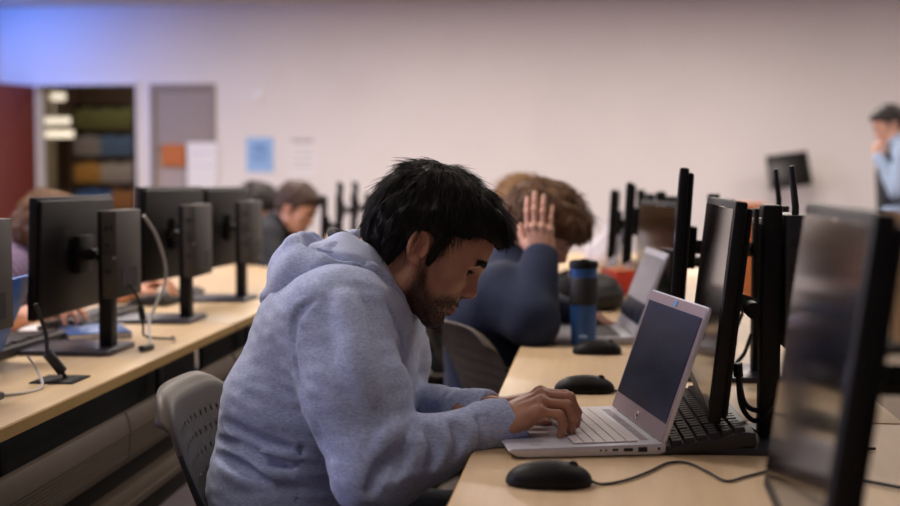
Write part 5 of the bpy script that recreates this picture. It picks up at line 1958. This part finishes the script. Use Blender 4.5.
# standing man by the back wall
J = dict(pelvis=(1.99, 8.6, .90), chest=(1.99, 8.6, 1.19), neck=(1.965, 8.6, 1.405), shR=(1.99, 8.79, 1.335), shL=(1.99, 8.41, 1.335), hipR=(1.99, 8.69, .90), hipL=(1.99, 8.51, .90),
         elR=(2.05, 8.85, 1.07), wrR=(2.0, 8.86, .82), elL=(1.925, 8.37, 1.07), wrL=(1.835, 8.50, 1.285), knR=(1.97, 8.70, .48), knL=(1.97, 8.50, .48), anR=(2.0, 8.71, .09), anL=(2.0, 8.49, .09), toeR=(1.83, 8.73, .03), toeL=(1.83, 8.47, .03))
stand = figure('man in pale blue shirt and dark vest standing hand to chin by the back wall', J, ((180, 22, 0), (1.925, 8.6, 1.505), .95), fair, dict(SHORT, mat=MT['hairdark'], brow='3d2a1c', strands=300, L=.02, lift=.15), [('shirt', MT['shirtblue']), ('trousers', MT['khaki'])],
               {'L': ((-.05, .25, 1), (-.2, -1, .1), ((35, 45, 20), (40, 50, 25), (45, 55, 25), (50, 55, 25))), 'R': ((-.1, 0, -1), (.2, 1, 0), HANDREST)}, h=.009, hem=.93)
Fv = Field((1.80, 8.30, .86), (2.2, 8.9, 1.45), .008)
for s in (-1, 1):
    Fv.add(rc((1.99, 8.6 + s * .05, .93), (1.99, 8.6 + s * .07, 1.19), .128, .138), .05)
Fv.add(rc((1.99, 8.53, 1.33), (1.99, 8.67, 1.33), .092, .092), .07)
Fv.clip(lambda X, Y, Z: (.90 - Z + 0 * X + 0 * Y).astype(np.float32), .006)
Fv.cut(rc((1.86, 8.6, 1.40), (1.84, 8.6, 1.15), .07, .012), .01)
P, Fq = Fv.mesh(); child('vest', P, Fq, MT['vest'], stand)

# ------------------------------------------------------------------ light: ceiling lamps, lilac light from an added side window, a blue lamp by the door
def area(name, loc, sx, sy, power, col, tgt=None):
    d = bpy.data.lights.new(name, 'AREA')
    d.shape = 'RECTANGLE'
    d.size, d.size_y = sx, sy
    d.energy = power
    d.color = col
    o = bpy.data.objects.new(name, d)
    COL.objects.link(o)
    o.location = loc
    if tgt is not None:
        o.rotation_euler = (Vector(tgt) - Vector(loc)).to_track_quat('-Z', 'Y').to_euler()
    return o


warm = (1.0, .90, .82)
for x in (-4.4, -1.6, 1.0, 3.4):
    for y, pw in ((3.2, {-4.4: 30, -1.6: 52, 1.0: 12, 3.4: 6}[x]), (6.4, {-4.4: 46, -1.6: 54, 1.0: 46, 3.4: 24}[x]), (9.6, {-4.4: 72, -1.6: 84, 1.0: 78, 3.4: 40}[x])):
        area('ceiling_light', (x, y, CEIL - .03), 1.2, .6, pw, warm)
area('ceiling_light', (-1.3, .8, CEIL - .03), 1.2, .6, 12, warm)
area('lilac_side_light', (XL + .05, 3.2, 1.7), 4.5, 1.3, 170, (.66, .62, 1.0), (0, 3.2, 1.2))  # lilac side light, placed at the added unseen window
area('blue_lamp', (-5.8, 10.9, 2.75), .6, .3, 20, (.05, .22, 1.0), (-5.6, 12.3, 2.3))
area('corridor_light', (-5.0, 13.6, CEIL - .03), 1.2, .5, 14, warm)
wd = bpy.data.worlds.new('world')
SC.world = wd
wd.use_nodes = True
wd.node_tree.nodes['Background'].inputs['Color'].default_value = (.85, .82, .9, 1)
wd.node_tree.nodes['Background'].inputs['Strength'].default_value = .04

# every mesh and empty keeps its plain name; render settings that belong to the scene
SC.view_settings.view_transform = 'Standard'
SC.view_settings.look = 'None'
SC.view_settings.gamma = 1.0
SC.view_settings.use_curve_mapping = False
SC.view_settings.exposure = 0.06
SC.cycles.use_denoising = True
SC.cycles.max_bounces = 7
SC.cycles.diffuse_bounces = 4
SC.cycles.caustics_reflective = False
SC.cycles.caustics_refractive = False
SC.cycles.sample_clamp_indirect = 4.0
